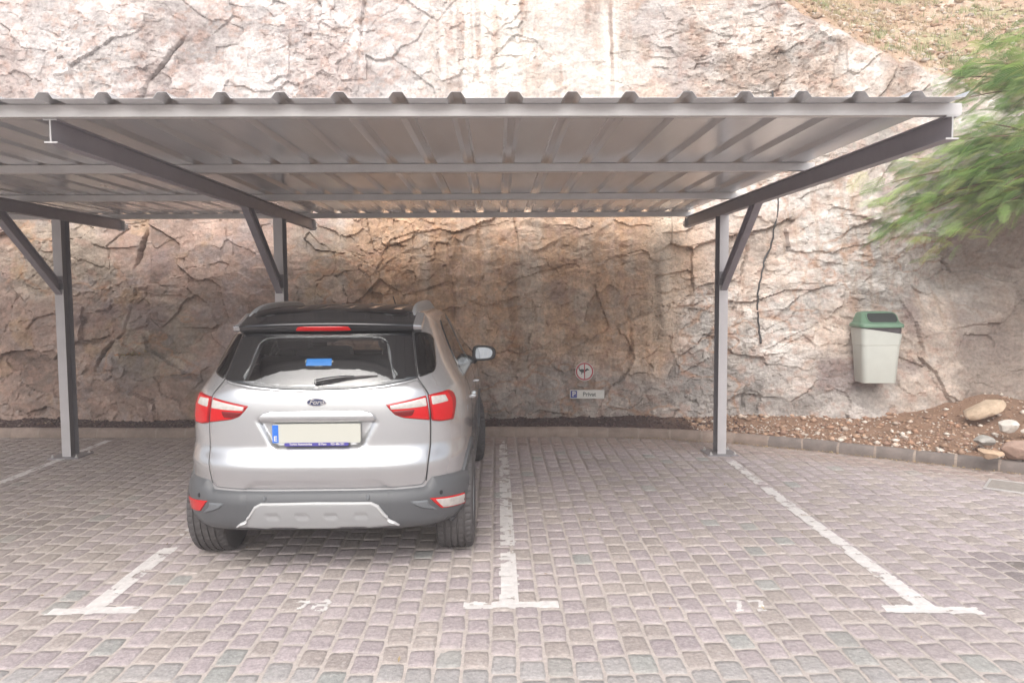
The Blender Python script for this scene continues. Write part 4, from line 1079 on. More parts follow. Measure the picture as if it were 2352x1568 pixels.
def strip(name, line, mat, parent, w=.006, off=.0015, f=P, close=False, res=.02, thick=.0):
    """a narrow ribbon along a line in surface coordinates"""
    l = np.array(line, float); out = []
    for i in range(len(l) - (0 if close else 1)):
        a, b_ = l[i], l[(i + 1) % len(l)]; n = max(1, int(np.linalg.norm(b_ - a) / res)); out += [a + (b_ - a) * k / n for k in range(n)]
    if not close: out.append(l[-1])
    l = np.array(out); t = np.gradient(l, axis=0); t /= np.linalg.norm(t, axis=1, keepdims=True); nn_ = np.stack([-t[:, 1], t[:, 0]], -1)
    p = f(l[:, 0], l[:, 1]); N_ = Nrm(f, l[:, 0], l[:, 1]); T_ = np.gradient(p, axis=0); T_ /= np.linalg.norm(T_, axis=1, keepdims=True) + 1e-9; S_ = np.cross(N_, T_)
    rows = [p + S_ * w / 2 - N_ * .004, p + S_ * w * .4 + N_ * off, p - S_ * w * .4 + N_ * off, p - S_ * w / 2 - N_ * .004]
    V_ = np.stack(rows, 1).reshape(-1, 3); n = len(l); F_ = []
    for i in range(n - 1):
        for k in range(3): F_.append((i * 4 + k, i * 4 + k + 1, i * 4 + 5 + k, i * 4 + 4 + k))
    o = mesh(name, V_, F_, mat, parent); shade(o, 50); return o

CARX, CARY = -1.09, 4.49
car = empty('parked_car', (CARX, CARY, .008)); tag(car, 'silver compact SUV with black roof and rear spoiler parked under the carport', 'car')
m_paint_s = pmat('silver paint', (.47, .475, .485), .25, metal=.70, coat=.8, coatr=.04, var=.015, scale=400)
m_gloss = pmat('black gloss', (.018, .018, .020), .16, coat=.5)
m_roofb = pmat('black roof paint', (.016, .014, .015), .36, coat=0, spec=.3)
m_dgrey = pmat('dark grey plastic', (.080, .083, .088), .50, var=.04, scale=300, bump=.08, bscale=500, dist=.002)
m_mgrey = pmat('mid grey plastic', (.125, .133, .142), .45)
m_skid = pmat('silver plastic', (.33, .335, .34), .42, metal=.25)
m_skidb = pmat('bright silver plastic', (.50, .50, .50), .35, metal=.2)
m_gap = pmat('panel gap', (.012, .012, .013), .8)
m_rubber = pmat('rubber', (.068, .063, .063), .75, bump=.15, bscale=200, dist=.002)
m_dark = pmat('car interior', (.15, .142, .142), .8)
m_linr = pmat('arch liner', (.025, .024, .024), .85)
m_seat = pmat('seat fabric', (.28, .265, .27), .85)
m_rlens = pmat('red lens', (.46, .004, .006), .22, coat=.35, var=.06, scale=60, spec=.3)
m_rdark = pmat('dark red lens', (.14, .003, .005), .2, coat=.35, spec=.3)
m_rrim = pmat('red lens rim', (.28, .005, .008), .2, coat=.35, spec=.3)
m_clear = pmat('clear lens', (.50, .47, .44), .15, coat=.6, metal=.15, var=.20, scale=35)
m_refl = pmat('reflector', (.50, .006, .008), .25, coat=.3, bump=.3, bscale=300, dist=.003)
m_chrome = pmat('chrome', (.75, .75, .76), .12, metal=1)
m_glass = glassmat('tinted glass', (.80, .82, .825), .97, 1.85)
m_glassd = glassmat('dark tinted glass', (.17, .175, .18), .95, 1.62)

# feature outlines (surface coordinates: angle round the tail, height)
SHUT = [(.748, 1.478), (.680, 1.203), (.708, 1.112), (.695, .94), (.692, .80), (.678, .655), (.668, .585)]
GB = [(.672, 1.199), (.60, 1.186), (.455, 1.166), (.23, 1.147), (0, 1.142)]
def sym(right): return right + [(-a, b_) for a, b_ in right[::-1] if abs(a) > 1e-6]
TG = [(.672, 1.197), (.706, 1.112), (.693, .94), (.690, .80), (.676, .655), (.666, .59), (.640, .560), (.43, .556), (0, .555)]
tailgate_poly = rcorner(sym([(0, 1.140), (.23, 1.145), (.455, 1.164), (.60, 1.184)] + TG[:-1] + [TG[-1]]), .012)
glass_poly = rcorner(sym([(.742, 1.487), (.676, 1.203), (.60, 1.190), (.455, 1.170), (.23, 1.151), (0, 1.146)]), .008)
clear_poly = chaikin(sym([(0, 1.455), (.47, 1.453), (.53, 1.420), (.540, 1.36), (.525, 1.27), (.545, 1.215), (.50, 1.196), (.23, 1.176), (0, 1.172)]), 2, .2)
QO = [(.752, 1.472), (.86, 1.470), (.93, 1.455), (.955, 1.425), (.915, 1.355), (.872, 1.270), (.828, 1.232), (.688, 1.206)]
quart_poly = rcorner(QO, .02)
QC = [(.845, 1.452), (.905, 1.452), (.935, 1.425), (.900, 1.355), (.856, 1.270), (.815, 1.243), (.760, 1.234)]
quart_clear = rcorner(QC, .015)
def sidepoly(pts): return [(float(uside(y, z)), z) for y, z in pts]
RW = dens([(.98, 1.200), (1.03, 1.33), (1.14, 1.455), (1.30, 1.512), (1.62, 1.535), (1.97, 1.540), (1.97, 1.140), (1.5, 1.165)], .04)
FW = dens([(2.03, 1.540), (2.26, 1.515), (2.52, 1.40), (2.76, 1.27), (2.98, 1.125), (2.6, 1.112), (2.03, 1.136)], .04)
rw_poly = sidepoly(rcorner(RW, .015)); fw_poly = sidepoly(rcorner(FW, .015))

# body skin
zl = np.unique(np.concatenate([np.linspace(.28, 1.14, 100), np.linspace(1.14, 1.56, 60), np.linspace(1.56, 1.64, 24), [.685, .70, .79, .81]]))
nr, nsd, nf = 46, 70, 30
def body_ring(z):
    uR = np.linspace(0, PI / 2, nr)
    Ls = float(cf(z) - cDf(z) - cr(z) - cD(z)); uS = PI / 2 + np.linspace(0, 1, nsd)[1:] * max(Ls, .02)
    q = np.sin(np.linspace(0, PI / 2, nf)[1:])
    uF = uS[-1] + q * float(cDf(z))
    return np.concatenate([uR, uS, uF])
U = np.stack([body_ring(z) for z in zl]); ZZ = np.repeat(zl[:, None], U.shape[1], 1)
PR = P(U, ZZ); PR[:, -1, 0] = 0; NR = Nrm(P, U, ZZ); 
nU = U.shape[1]; nZ = len(zl)
full = np.concatenate([PR, (PR * np.array((-1, 1, 1)))[:, ::-1][:, 1:-1]], 1); nm = full.shape[1]
Uf = np.concatenate([U, -U[:, ::-1][:, 1:-1]], 1); Zf = np.concatenate([ZZ, ZZ[:, ::-1][:, 1:-1]], 1)
idx = np.arange(nZ * nm).reshape(nZ, nm); nx_ = np.roll(idx, -1, 1)
BF = np.stack([idx[:-1], nx_[:-1], nx_[1:], idx[1:]], -1).reshape(-1, 4)
FV = full.reshape(-1, 3); cen = FV[BF].mean(1); Ua = np.abs(Uf).reshape(-1)
cu_ = Ua[BF].mean(1); cz_ = cen[:, 2]
wrap = (np.abs(Uf.reshape(-1)[BF]).max(1) - np.abs(Uf.reshape(-1)[BF]).min(1)) > 1
AX_R, AX_F, WR = .685, 3.30, .335
cut = inpoly(cu_, cz_, chaikin(clear_poly, 0)) & (cen[:, 1] < 1)
cut |= inpoly(-cu_, cz_, clear_poly) & (cen[:, 1] < 1)
cut |= inpoly(cu_, cz_, quart_clear) | inpoly(cu_, cz_, rw_poly) | inpoly(cu_, cz_, fw_poly)
for ay in (AX_R, AX_F): cut |= (np.hypot(cen[:, 1] - ay, cz_ - WR) < .385) & (np.abs(cen[:, 0]) > .55)
shield = (cen[:, 1] > 2.0) & (np.abs(cen[:, 0]) < .60 - .12 * (cz_ - 1.15) / .4) & (cz_ > 1.15) & (cz_ < 1.535)
cut |= shield
cut |= (cz_ < .315)
bf = BF[~cut]
top = [int(i) for i in idx[-1]]
fl_ = [tuple(q) for q in bf.tolist()] + [tuple(top)]
body = mesh('body', FV, fl_, m_paint_s, car); 
bm = bmesh.new(); bm.from_mesh(body.data); bmesh.ops.recalc_face_normals(bm, faces=bm.faces[:]); bm.to_mesh(body.data); bm.free(); shade(body, 60)
# dark lining inside
NRf = np.concatenate([NR, (NR * np.array((-1, 1, 1)))[:, ::-1][:, 1:-1]], 1).reshape(-1, 3)
LV = FV - NRf * .028
lin_cut = cut | (cz_ < .45)
mesh('lining', LV, [tuple(q) for q in BF[~lin_cut].tolist()] + [tuple(top)], m_dark, body)
CB = BVHTree.FromPolygons([tuple(p) for p in FV.tolist()], [tuple(q) for q in BF.tolist()] + [tuple(top)])

# tailgate and its fittings
tg = patch('tailgate', tailgate_poly, m_paint_s, car, off=.0065, bevel=.010, res=.016, low=-.004, smooth=60)
strip('shut_line', SHUT[:], m_gap, body, w=.009, off=.0008); strip('shut_line', SHUT[:], m_gap, body, w=.009, off=.0008, f=MIR(P))
fr = patch('window_surround', glass_poly, m_gloss, tg, off=.004, bevel=.006, res=.022, holes=[clear_poly], low=-.004)
rg = patch('rear_window', glass_poly, m_glass, tg, off=.0095, bevel=.004, res=.022, low=.002, smooth=60)
# handle bar above the plate
bar_poly = rcorner([(-.389, .970), (-.352, 1.016), (-.31, 1.028), (0, 1.032), (.31, 1.028), (.352, 1.016), (.389, .970), (0, .966)], .004)
patch('handle_bar', bar_poly, m_paint_s, tg, off=.012, bevel=.006, res=.012, low=-.004, smooth=50, hfun=lambda u, z, d: .013 * np.clip((1.034 - z) / .060, 0, 1) * sst(.0, .008, d))
# plate
def flatrear(x, z, dy): return (x, float(P(np.array(math.atan2(x / .9, 1)), np.array(z))[1]) + dy, z)
PY = .070
pl = empty('number_plate', (0, 0, 0)); pl.parent = car
bpy.data.objects.remove(pl)
pb = MB().loft([[(x, PY + yy, z) for (x, z) in rrect(.530 * s, .114 * s, .010, 4, -.001, .892)] for yy, s in ((.016, 1), (-.003, 1), (-.006, .985))]).build('number_plate', pmat('plate white', (.45, .45, .40), .35, coat=.4), car, smooth=30)
MB().box(-.264, -.227, PY - .0074, PY - .004, .838, .946).build('blue_band', pmat('plate blue', (.02, .13, .52), .4), pb)
lettering('E', .042, m_white, pb, (-.2455, PY - .0080, .862), .0005)
mb = MB()
for k in range(12):
    a = 2 * PI * k / 12; mb.tube([(-.2455 + .013 * math.cos(a), PY - .0072, .915 + .013 * math.sin(a)), (-.2455 + .013 * math.cos(a), PY - .0079, .915 + .013 * math.sin(a))], .0016, 5)
mb.build('star_ring', pmat('plate yellow', (.10, .30, .55), .5), pb)
ps = MB().loft([[(x, PY + yy, z) for (x, z) in rrect(.385, .021, .009, 4, -.001, .827)] for yy in (.012, -.007)]).build('dealer_strip', pmat('strip blue', (.06, .05, .26), .4), car)
lettering('Torino Automóviles', .0165, m_white, pb, (-.095, PY - .0078, .828), .0003); lettering('El Paso', .0165, m_white, pb, (.035, PY - .0078, .828), .0003); lettering('922 486 231', .0165, m_white, pb, (.125, PY - .0078, .828), .0003)
# oval emblem
def oval(rx_e, rz, y0, y1, n=40): return MB().loft([[(rx_e * math.cos(2 * PI * k / n) * s, y, 1.079 + rz * math.sin(2 * PI * k / n) * s) for k in range(n)] for y, s in ((y0, 1), (y1, 1), (y1 - .002, .94))])
em = oval(.058, .0245, .10, .078).build('emblem', m_chrome, car, smooth=30)
oval(.0535, .0205, .09, .0765).build('emblem_field', pmat('emblem blue', (.022, .030, .085), .3, coat=.6), em, smooth=30)
lettering('Ford', .040, m_chrome, em, (0, .0735, 1.0795), .0006, shear=.35, sx=1.15)
# high brake light, spoiler
def sp_y(x): 
    u = np.arctan2(np.abs(x) / .66, .97); return float(P(np.array(u), np.array(1.49))[1] - cr(1.49))
def spoiler_ring(x, ext=0.):
    b_ = sp_y(x); k = 1 - .25 * (abs(x) / .55) ** 4; zc = -.020 * (abs(x) / .55) ** 2.2
    pr = [(.385, 1.486), (.338, 1.486), (.316, 1.494), (.300, 1.522), (.296, 1.531), (.290, 1.538), (.292, 1.545), (.305, 1.551), (.36, 1.566), (.45, 1.594), (.53, 1.621), (.56, 1.56), (.48, 1.50)]
    return [(x, y + b_, z + zc * np.clip((z - 1.486) / .03, 0, 1)) for y, z in pr]
xs_sp = np.linspace(-.553, .553, 41)
spo = MB().loft([spoiler_ring(x) for x in xs_sp]).build('spoiler', m_gloss, car, smooth=22)
for s in (-1, 1):
    def tip(x, k): return [(s * x, y + .004 * (0 if i in (0, 11, 12) else 1) , z - k * (.004 if z > 1.53 else 0)) for i, (_, y, z) in enumerate(spoiler_ring(x))]
    MB().loft([tip(.5535, -.6), tip(.575, -.4), tip(.592, .4), tip(.602, 1.5)]).build('spoiler_tip', m_paint_s, spo, smooth=40)
bl = [(-.176, 1.4905), (-.160, 1.524), (-.148, 1.5275), (.148, 1.5275), (.160, 1.524), (.176, 1.4905)]
def sp_face(x, z): return .338 - .022 * np.clip((z - 1.486) / .008, 0, 1) - .016 * np.clip((z - 1.494) / .028, 0, 1) + sp_y(x)
mb = MB(); 
xx = np.linspace(-1, 1, 25); rr_ = []
for x in xx:
    zb, zt = 1.4925, 1.5265; w_b, w_t = .177, .158
    col_ = []
    for t in np.linspace(0, 1, 6):
        z = zb + (zt - zb) * t; X = x * (w_b + (w_t - w_b) * t); e = .004 * (1 - max(abs(x), abs(2 * t - 1)) ** 6)
        col_.append((X, sp_face(X, z) - e - .0005, z))
    rr_.append(col_)
MB().loft(rr_, close=False).build('high_brake_light', m_rlens, spo, smooth=40)
# wiper
wp = MB()
def skin(x, z, o_): 
    u = np.arctan2(x / float(cw(z)), 1.0)
    for _ in range(8):
        p = P(np.array(u), np.array(z)); u = u + (x - p[0]) / .85
    p = P(np.array(u), np.array(z)); n = Nrm(P, np.array([u]), np.array([z]))[0]; return tuple(p + n * o_)
cap = MB().tube([skin(0, 1.188, .006), skin(0, 1.188, .032)], [.024, .018], 14).build('wiper', m_gloss, car, smooth=40)
MB().tube([skin(x, z, o_) for x, z, o_ in ((-.004, 1.186, .024), (.05, 1.194, .030), (.11, 1.203, .031), (.17, 1.211, .027), (.22, 1.214, .022))], [.017, .016, .013, .010, .006], 10).build('wiper_arm', m_gloss, cap, smooth=40)
MB().tube([skin(x, z, o_) for x, z, o_ in ((.03, 1.187, .014), (.12, 1.201, .016), (.22, 1.212, .016), (.30, 1.218, .015), (.358, 1.2205, .013))], [.006, .008, .009, .007, .004], 8).build('wiper_blade', m_rubber, cap, smooth=40)
# sticker inside the rear window
st_ = patch('sticker', [(-.112, 1.283), (.093, 1.283), (.093, 1.325), (-.112, 1.325)], pmat('sticker blue', (.010, .135, .40), .5), car, off=.0112, bevel=.003, low=.0092)
def rear_bend(x, z): return np.array([skin(a, b_, .0120)[1] for a, b_ in zip(np.atleast_1d(x), np.atleast_1d(z))])
for s_, sz_, zz_ in (('Torino Automóviles', .0215, 1.3150), ('922 486 231', .0160, 1.3010), ('El Paso', .0165, 1.2885)):
    lettering(s_, sz_, m_white, st_, (-.008, 0, zz_), .0003, shear=.1, bend=rear_bend)

# quarter windows
for f_ in (P, MIR(P)):
    q = patch('quarter_window_surround', quart_poly, m_gloss, body, f=f_, off=.005, bevel=.006, res=.02, holes=[quart_clear], low=-.004)
    patch('quarter_window', quart_poly, m_glassd, body, f=f_, off=.0095, bevel=.004, res=.02, low=.002, smooth=60)

# tail lamps: a lamp is cut by the tailgate joint
LI = [(.436, 1.059), (.690, 1.1025), (.690, .946), (.538, .970), (.489, .990), (.459, 1.024)]
LO = [(.700, 1.1040), (.80, 1.1135), (.872, 1.120), (.912, 1.100), (.925, 1.062), (.920, 1.036), (.888, .975), (.865, .930), (.752, .932), (.700, .944)]
CI = [(.463, 1.049), (.678, 1.087), (.676, 1.036), (.585, 1.030), (.468, 1.026)]
DK = [(.475, 1.018), (.605, 1.022), (.585, .984), (.537, .982), (.493, .998)]
CO_ = [(.712, 1.091), (.815, 1.091), (.832, 1.050), (.710, 1.040)]
for f_, sd in ((P, 0), (MIR(P), 1)):
    a = patch('tail_lamp', rcorner(LI, .010), m_rrim, car, f=f_, off=.014, bevel=.012, res=.018, low=-.004)
    RI = [(.456, 1.052), (.680, 1.092), (.680, .954), (.545, .976), (.497, .997), (.470, 1.024)]
    patch('red_lens', rcorner(RI, .008), m_rlens, a, f=f_, off=.0162, bevel=.004, res=.018, low=.0125)
    patch('clear_lens', rcorner(CI, .008), m_clear, a, f=f_, off=.0190, bevel=.004, res=.018, low=.0145)
    patch('dark_lens', rcorner(DK, .012), m_rdark, a, f=f_, off=.0185, bevel=.004, res=.018, low=.0145)
    b_ = patch('tail_lamp', rcorner(LO, .014), m_rrim, car, f=f_, off=.014, bevel=.012, res=.018, low=-.004)
    RO = [(.708, 1.096), (.845, 1.106), (.870, 1.06), (.862, .985), (.835, .940), (.756, .940), (.708, .952)]
    patch('red_lens', rcorner(RO, .010), m_rlens, b_, f=f_, off=.0162, bevel=.004, res=.018, low=.0125)
    patch('clear_lens', rcorner(CO_, .010), m_clear, b_, f=f_, off=.0190, bevel=.004, res=.018, low=.0145)

# bumper with its trim
u_arch = float(uside(AX_R - .36, .45))
BT = [(0, .548), (.44, .548), (.655, .550), (.690, .590), (.705, .606), (.84, .604), (1.00, .590), (1.12, .574)]
BB = [(1.14, .50), (1.09, .43), (1.03, .370), (.96, .330), (.88, .308), (.70, .296), (.55, .300), (0, .305)]
bump_poly = rcorner(sym(BT + BB), .012)
bh = lambda u, z, d: .010 * sst(.02, .05, d)
bu = patch('bumper', bump_poly, m_dgrey, car, off=.024, bevel=.030, res=.020, low=-.004, hfun=bh, smooth=45)
SK = [(-.520, .338), (-.431, .412), (-.392, .468), (-.350, .487), (0, .490), (.350, .487), (.392, .468), (.431, .412), (.520, .338), (.40, .330), (.33, .325), (.30, .332), (.16, .332), (.13, .325), (-.13, .325), (-.16, .332), (-.30, .332), (-.33, .325), (-.40, .330)]
def skid_h(u, z, d):
    h = 0
    for c in (-.285, -.095, .095, .285):
        a = np.maximum(np.abs(u - c) - .030, 0); r_ = np.hypot(a, z - .408) 
        h = h - .006 * sst(.016, .008, r_)
    return h + .010 * sst(.335, .49, z)
skp = patch('skid_plate', SK, m_skid, bu, off=.042, bevel=.010, res=.011, low=.02, hfun=skid_h, smooth=40)
LIP = [(-.512, .345), (-.431, .412), (-.392, .468), (-.350, .4875), (0, .4905), (.350, .4875), (.392, .468), (.431, .412), (.512, .345), (.500, .341), (.416, .404), (.378, .455), (.343, .474), (0, .477), (-.343, .474), (-.378, .455), (-.416, .404), (-.500, .341)]
patch('skid_trim', LIP, m_skidb, bu, off=.054, bevel=.006, res=.012, low=.036, smooth=40)
FG = [(.560, .484), (.668, .480), (.672, .455), (.735, .405), (.70, .408), (.625, .433), (.590, .452)]
RF = [(.672, .488), (.948, .462), (.965, .385), (.745, .411)]
RFI = [(.705, .478), (.942, .454), (.952, .395), (.757, .417)]
for f_, sd in ((P, 0), (MIR(P), 1)):
    patch('fog_lamp_trim', rcorner(FG, .008), m_mgrey, bu, f=f_, off=.042, bevel=.010, res=.014, low=.02)
    a = patch('reflector', rcorner(RF, .008), m_refl, car, f=f_, off=.041, bevel=.005, res=.016, low=.02)
    if sd == 0: patch('reversing_lens', rcorner(RFI, .008), m_clear, a, f=f_, off=.0435, bevel=.004, res=.016, low=.039)
    for (su, sz_) in ((.330, .508), (.745, .506)):
        o_ = patch('parking_sensor', [(su + .011 * math.cos(2 * PI * k / 16), sz_ + .011 * math.sin(2 * PI * k / 16)) for k in range(16)], m_gap if su > .7 else m_mgrey, bu, f=f_, off=.0375, bevel=.003, res=.01, low=.03)
# arch lips and sills
for ay in (AX_R, AX_F):
    for f_ in (P, MIR(P)):
        an_ = np.linspace(math.radians(-14), math.radians(194), 40)
        pts = [(float(uside(ay + .383 * math.cos(a), max(.285, WR + .383 * math.sin(a)))), max(.285, WR + .383 * math.sin(a))) for a in an_]
        strip('arch_trim', pts, m_dgrey, body, w=.045, off=.012, f=f_)
for f_ in (P, MIR(P)):
    sl_ = sidepoly([(1.10, .31), (2.88, .31), (2.88, .43), (1.10, .43)]); patch('sill', dens(sl_, .05), m_dgrey, body, f=f_, off=.014, bevel=.02, res=.05)
    # doors: joints, windows, handles
    strip('door_joint', sidepoly([(1.155, 1.50), (1.00, 1.36), (.955, 1.18), (1.00, 1.02), (1.06, .82), (1.115, .66), (1.15, .45)]), m_gap, body, w=.007, off=.001, f=f_)
    strip('door_joint', sidepoly([(2.00, 1.545), (2.005, 1.0), (1.995, .45)]), m_gap, body, w=.007, off=.001, f=f_)
    strip('door_joint', sidepoly([(2.93, 1.06), (2.95, .80), (2.90, .45)]), m_gap, body, w=.007, off=.001, f=f_)
    patch('side_window', rw_poly, m_glass, body, f=f_, off=.004, bevel=.004, res=.04, low=-.004, smooth=60)
    patch('side_window', fw_poly, m_glass, body, f=f_, off=.004, bevel=.004, res=.04, low=-.004, smooth=60)
    strip('window_trim', rw_poly, m_gloss, body, w=.022, off=.006, f=f_, close=True); strip('window_trim', fw_poly, m_gloss, body, w=.022, off=.006, f=f_, close=True)
    for hy in (1.14, 2.12):
        hb = sidepoly([(hy, .945), (hy + .20, .945), (hy + .20, .975), (hy, .975)]); patch('door_handle', rcorner(hb, .012), m_paint_s, body, f=f_, off=.035, bevel=.014, res=.015, low=-.004)
# windscreen, a curved sheet in front of the opening
wv = []; zs_w = np.linspace(1.13, 1.555, 18); us_w = np.linspace(-1, 1, 25)
for z in zs_w:
    hw = .66 - .12 * (z - 1.15) / .4
    for t in us_w:
        x = hw * t; k = 1 - (abs(x) / float(cw(z))) ** 2.6; y = float(cf(z)) - float(cDf(z)) * (1 - max(k, 0) ** (1 / 2.6)); wv.append((x, y + .006, z + .003))
mesh('windscreen', wv, [(i * 25 + k, i * 25 + k + 1, (i + 1) * 25 + k + 1, (i + 1) * 25 + k) for i in range(17) for k in range(24)], m_glass, body, smooth=True)

# roof panel with ribs, rails, aerial
def roofz(x, y):
    h = CB.ray_cast(Vector((x, y, 3)), Vector((0, 0, -1))); return h[0].z if h[0] is not None else 1.5
rv = []; xr = np.linspace(-.545, .545, 90); yr = np.concatenate([np.linspace(.50, .70, 25), np.linspace(.72, 2.22, 75)])
ribs_x = [-.42, -.25, -.085, .085, .25, .42]
for y in yr:
    for x in xr:
        e = min(1., (.545 - abs(x)) / .02) * min(1, (2.22 - y) / .04)
        g_ = 0
        for c in ribs_x: g_ = max(g_, float(sst(.030, .016, abs(x - c)))) 
        rv.append((x, y, roofz(x, y) - .003 +   .010 * e - .020 * g_ * float(sst(.640, .652, y) * sst(2.1, 1.95, y))))
roof = mesh('roof', rv, [(i * 90 + k, i * 90 + k + 1, (i + 1) * 90 + k + 1, (i + 1) * 90 + k) for i in range(99) for k in range(89)], m_roofb, car, smooth=True)
for s in (-1, 1):
    rail = []
    for t in np.linspace(0, 1, 36):
        y = .52 + 1.72 * t; zr = 1.572 + .018 * min(1, t * 4); hh = .058 * (1 - abs(2 * t - 1) ** 3.2) 
        zb_ = roofz(s * .525, y) - .012
        zt_ = max(zb_ + .012, zb_ + hh + .010); th = .018
        xo = .545 - .012 * (hh / .06)
        rail.append([(s * (xo + .022), y, zb_ - .01), (s * (xo + .018), y, zt_ - .018), (s * (xo + .006), y, zt_ - .002), (s * (xo - .008), y, zt_), (s * (xo - .020), y, zt_ - .008), (s * (xo - .022), y, max(zb_, zt_ - .036) if .12 < t < .88 else zb_), (s * (xo - .004), y, max(zb_ - .01, zt_ - .030) if .12 < t < .88 else zb_ - .01)])
    MB().loft(rail).build('roof_rail', pmat('rail grey', (.36, .37, .38), .38, metal=.3), car, smooth=40)
za = roofz(.235, 2.05)
ant = MB().tube([(.235, 2.02, za - .01), (.235, 2.04, za + .012)], [.03, .02], 12).build('aerial', m_gloss, car, smooth=40)
MB().tube([(.235, 2.03, za), (.225, 1.90, za + .10)], [.006, .004], 8).build('rod', m_rubber, ant, smooth=40)

# door mirrors
for s in (-1, 1):
    hx = .965
    def mring(y, k, dz=0):
        pts = [(-.105, -.055), (-.098, .050), (-.06, .066), (.03, .064), (.085, .048), (.112, .018), (.108, -.030), (.085, -.062), (.03, -.074), (-.085, -.078)]
        pts = chaikin(pts, 1, .22)
        return [(s * (hx + a * k), y, 1.175 + b_ * k + dz) for a, b_ in pts]
    mi = MB().loft([mring(2.50, .96), mring(2.49, 1.0), mring(2.51, 1.03), mring(2.56, .95), mring(2.61, .62), mring(2.625, .2)]).build('door_mirror', m_gloss, car, smooth=40)
    MB().loft([mring(2.4915, .75), mring(2.4885, .73)]).build('mirror_glass', pmat('mirror', (.52, .58, .62), .02, metal=1), mi)
    MB().tube([(s * .83, 2.58, 1.06), (s * .875, 2.56, 1.10), (s * .90, 2.55, 1.13)], [.045, .030, .030], 10).build('mirror_arm', m_gloss, mi, smooth=40)

# wheels
def make_wheel(name, x, y, steer, parent):
    Rr, Wd = .338, .232
    e = empty(name, (x, y, Rr - .008)); e.parent = parent; e.rotation_euler = (0, 0, steer)
    s = 1 if x > 0 else -1
    prof_t = [(-.5, .205), (-.53, .24), (-.535, .27), (-.52, .30), (-.485, .322), (-.44, .331), (-.36, .336), (-.315, .337)]
    def gro(c): return [(c - .028, .3375), (c - .022, .330), (c + .022, .330), (c + .028, .3375)]
    for c in (-.27, -.09, .09, .27): prof_t += gro(c)
    prof_t += [(-a, r_) for a, r_ in prof_t[:8][::-1]]
    n = 180; rings = []
    for k in range(n):
        an_ = 2 * PI * k / n; ring = []
        for a, r_ in prof_t:
            r2 = r_
            if .34 < abs(a) < .50 and r_ > .31 and k % 4 == 0: r2 -= .006
            if abs(a) < .25 and r_ > .336 and k % 5 == 0: r2 -= .0035
            if abs(abs(a) - .36) < .01 and k % 4 == 0: r2 -= .004
            ring.append((a * Wd, math.cos(an_) * r2, math.sin(an_) * r2))
        rings.append(ring)
    mb = MB(); m_ = len(prof_t)
    for r_ in rings: mb.v += r_
    for k in range(n):
        k2 = (k + 1) % n
        for i in range(m_ - 1): mb.f.append((k * m_ + i, k * m_ + i + 1, k2 * m_ + i + 1, k2 * m_ + i))
    ty = mb.build('tyre', m_rubber, e, smooth=28)
    # rim: barrel and five spokes
    bar_r = [(-.49, .208), (-.46, .196), (-.3, .188), (.2, .185), (.42, .196), (.49, .208), (.47, .212), (-.47, .212)]
    mb = MB(); nn2 = 48; rg2 = [[(a * Wd, math.cos(2 * PI * k / nn2) * r_, math.sin(2 * PI * k / nn2) * r_) for a, r_ in bar_r] for k in range(nn2)]
    for r_ in rg2: mb.v += r_
    q_ = len(bar_r)
    for k in range(nn2):
        for i in range(q_): mb.f.append((k * q_ + i, k * q_ + (i + 1) % q_, ((k + 1) % nn2) * q_ + (i + 1) % q_, ((k + 1) % nn2) * q_ + i))
    for k in range(5):
        a = 2 * PI * k / 5; i0 = len(mb.v)
        mb.loft([[(s * .07, -.032, .03), (s * .07, .032, .03), (s * .095, .026, .03), (s * .095, -.026, .03)], [(s * .062, -.020, .12), (s * .062, .020, .12), (s * .09, .016, .12), (s * .09, -.016, .12)], [(s * .060, -.028, .195), (s * .060, .028, .195), (s * .098, .022, .195), (s * .098, -.022, .195)]]); mb.xf(Matrix.Rotation(a, 4, 'X'), i0)
    mb.tube([(s * .05, 0, 0), (s * .100, 0, 0)], .045, 20)
    mb.build('rim', m_skid, e, smooth=35)
    MB().tube([(-s * .02, 0, 0), (s * .0, 0, 0)], .14, 28).tube([(-s * .11, 0, 0), (-s * .02, 0, 0)], .10, 20).build('brake_disc', pmat('brake iron', (.12, .11, .10), .5, metal=.6), e)
    return e
for s in (-1, 1):
    make_wheel('wheel', s * .802, AX_R, 0, car); make_wheel('wheel', s * .80, AX_F, math.radians(9), car)

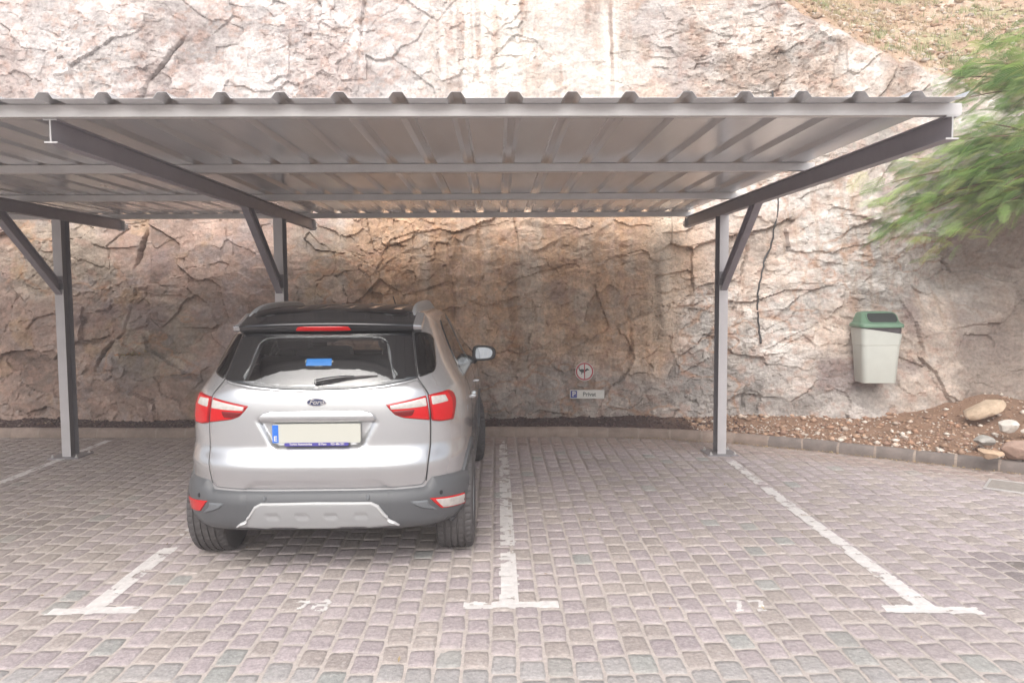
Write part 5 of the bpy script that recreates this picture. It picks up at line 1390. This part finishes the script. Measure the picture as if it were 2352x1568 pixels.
# underside, arches, axle
MB().box(-.56, .56, .30, 3.9, .29, .36, .02).box(-.80, .80, 1.12, 2.86, .29, .36, .02).build('underbody', pmat('underbody', (.03, .028, .028), .8), car)
for ay in (AX_R, AX_F):
    for s in (-1, 1):
        mb = MB(); rg3 = []
        for a in np.linspace(math.radians(11), math.radians(169), 24): rg3.append([(s * .52, ay + .40 * math.cos(a), WR + .40 * math.sin(a)), (s * .875, ay + .386 * math.cos(a), WR + .386 * math.sin(a))])
        mb.loft(rg3, close=False)
        mb.loft([[(s * .52, ay + .40 * math.cos(a), WR + .40 * math.sin(a)) for a in np.linspace(math.radians(11), math.radians(169), 24)], [(s * .521, ay + .01 * math.cos(a), WR + .01 * math.sin(a)) for a in np.linspace(math.radians(11), math.radians(169), 24)]], close=False)
        mb.build('arch_liner', m_linr, body)
MB().tube([(-.70, AX_R, .30), (.70, AX_R, .30)], .035, 12).tube([(.62, .52, .26), (.60, .62, .42)], .022, 8).tube([(-.62, .52, .26), (-.60, .62, .42)], .022, 8).build('rear_axle', pmat('axle', (.06, .058, .056), .6), car)
# cabin
mb = MB().box(-.78, .78, .32, 3.0, .44, .50); mb.box(-.60, .60, .36, .80, .98, 1.0); mb.build('cabin_floor', m_dark, body)
def seat(x, y, w_, nm, mat):
    sb = MB().box(x - w_ / 2, x + w_ / 2, y + .05, y + .55, .62, .78, .05)
    i0 = len(sb.v); sb.box(x - w_ / 2 + .01, x + w_ / 2 - .01, -.06, .07, 0, .56, .05); sb.xf(Matrix.Translation((0, y, .74)) @ Matrix.Rotation(math.radians(14), 4, 'X'), i0)
    o_ = sb.build(nm, mat, car, smooth=40)
    return o_
rs = seat(0, 1.10, 1.24, 'rear_seat', m_seat)
for x in (-.36, .36): MB().box(x - .12, x + .12, .93, 1.03, 1.33, 1.47, .035).build('headrest', m_seat, rs, smooth=40)
for x in (-.36, .36):
    fs_ = seat(x, 2.05, .50, 'front_seat', m_seat); MB().box(x - .13, x + .13, 1.87, 1.97, 1.32, 1.50, .04).build('headrest', m_seat, fs_, smooth=40)
MB().box(-.70, .70, 2.85, 3.15, .85, 1.08, .06).build('dashboard', m_dark, body, smooth=40)
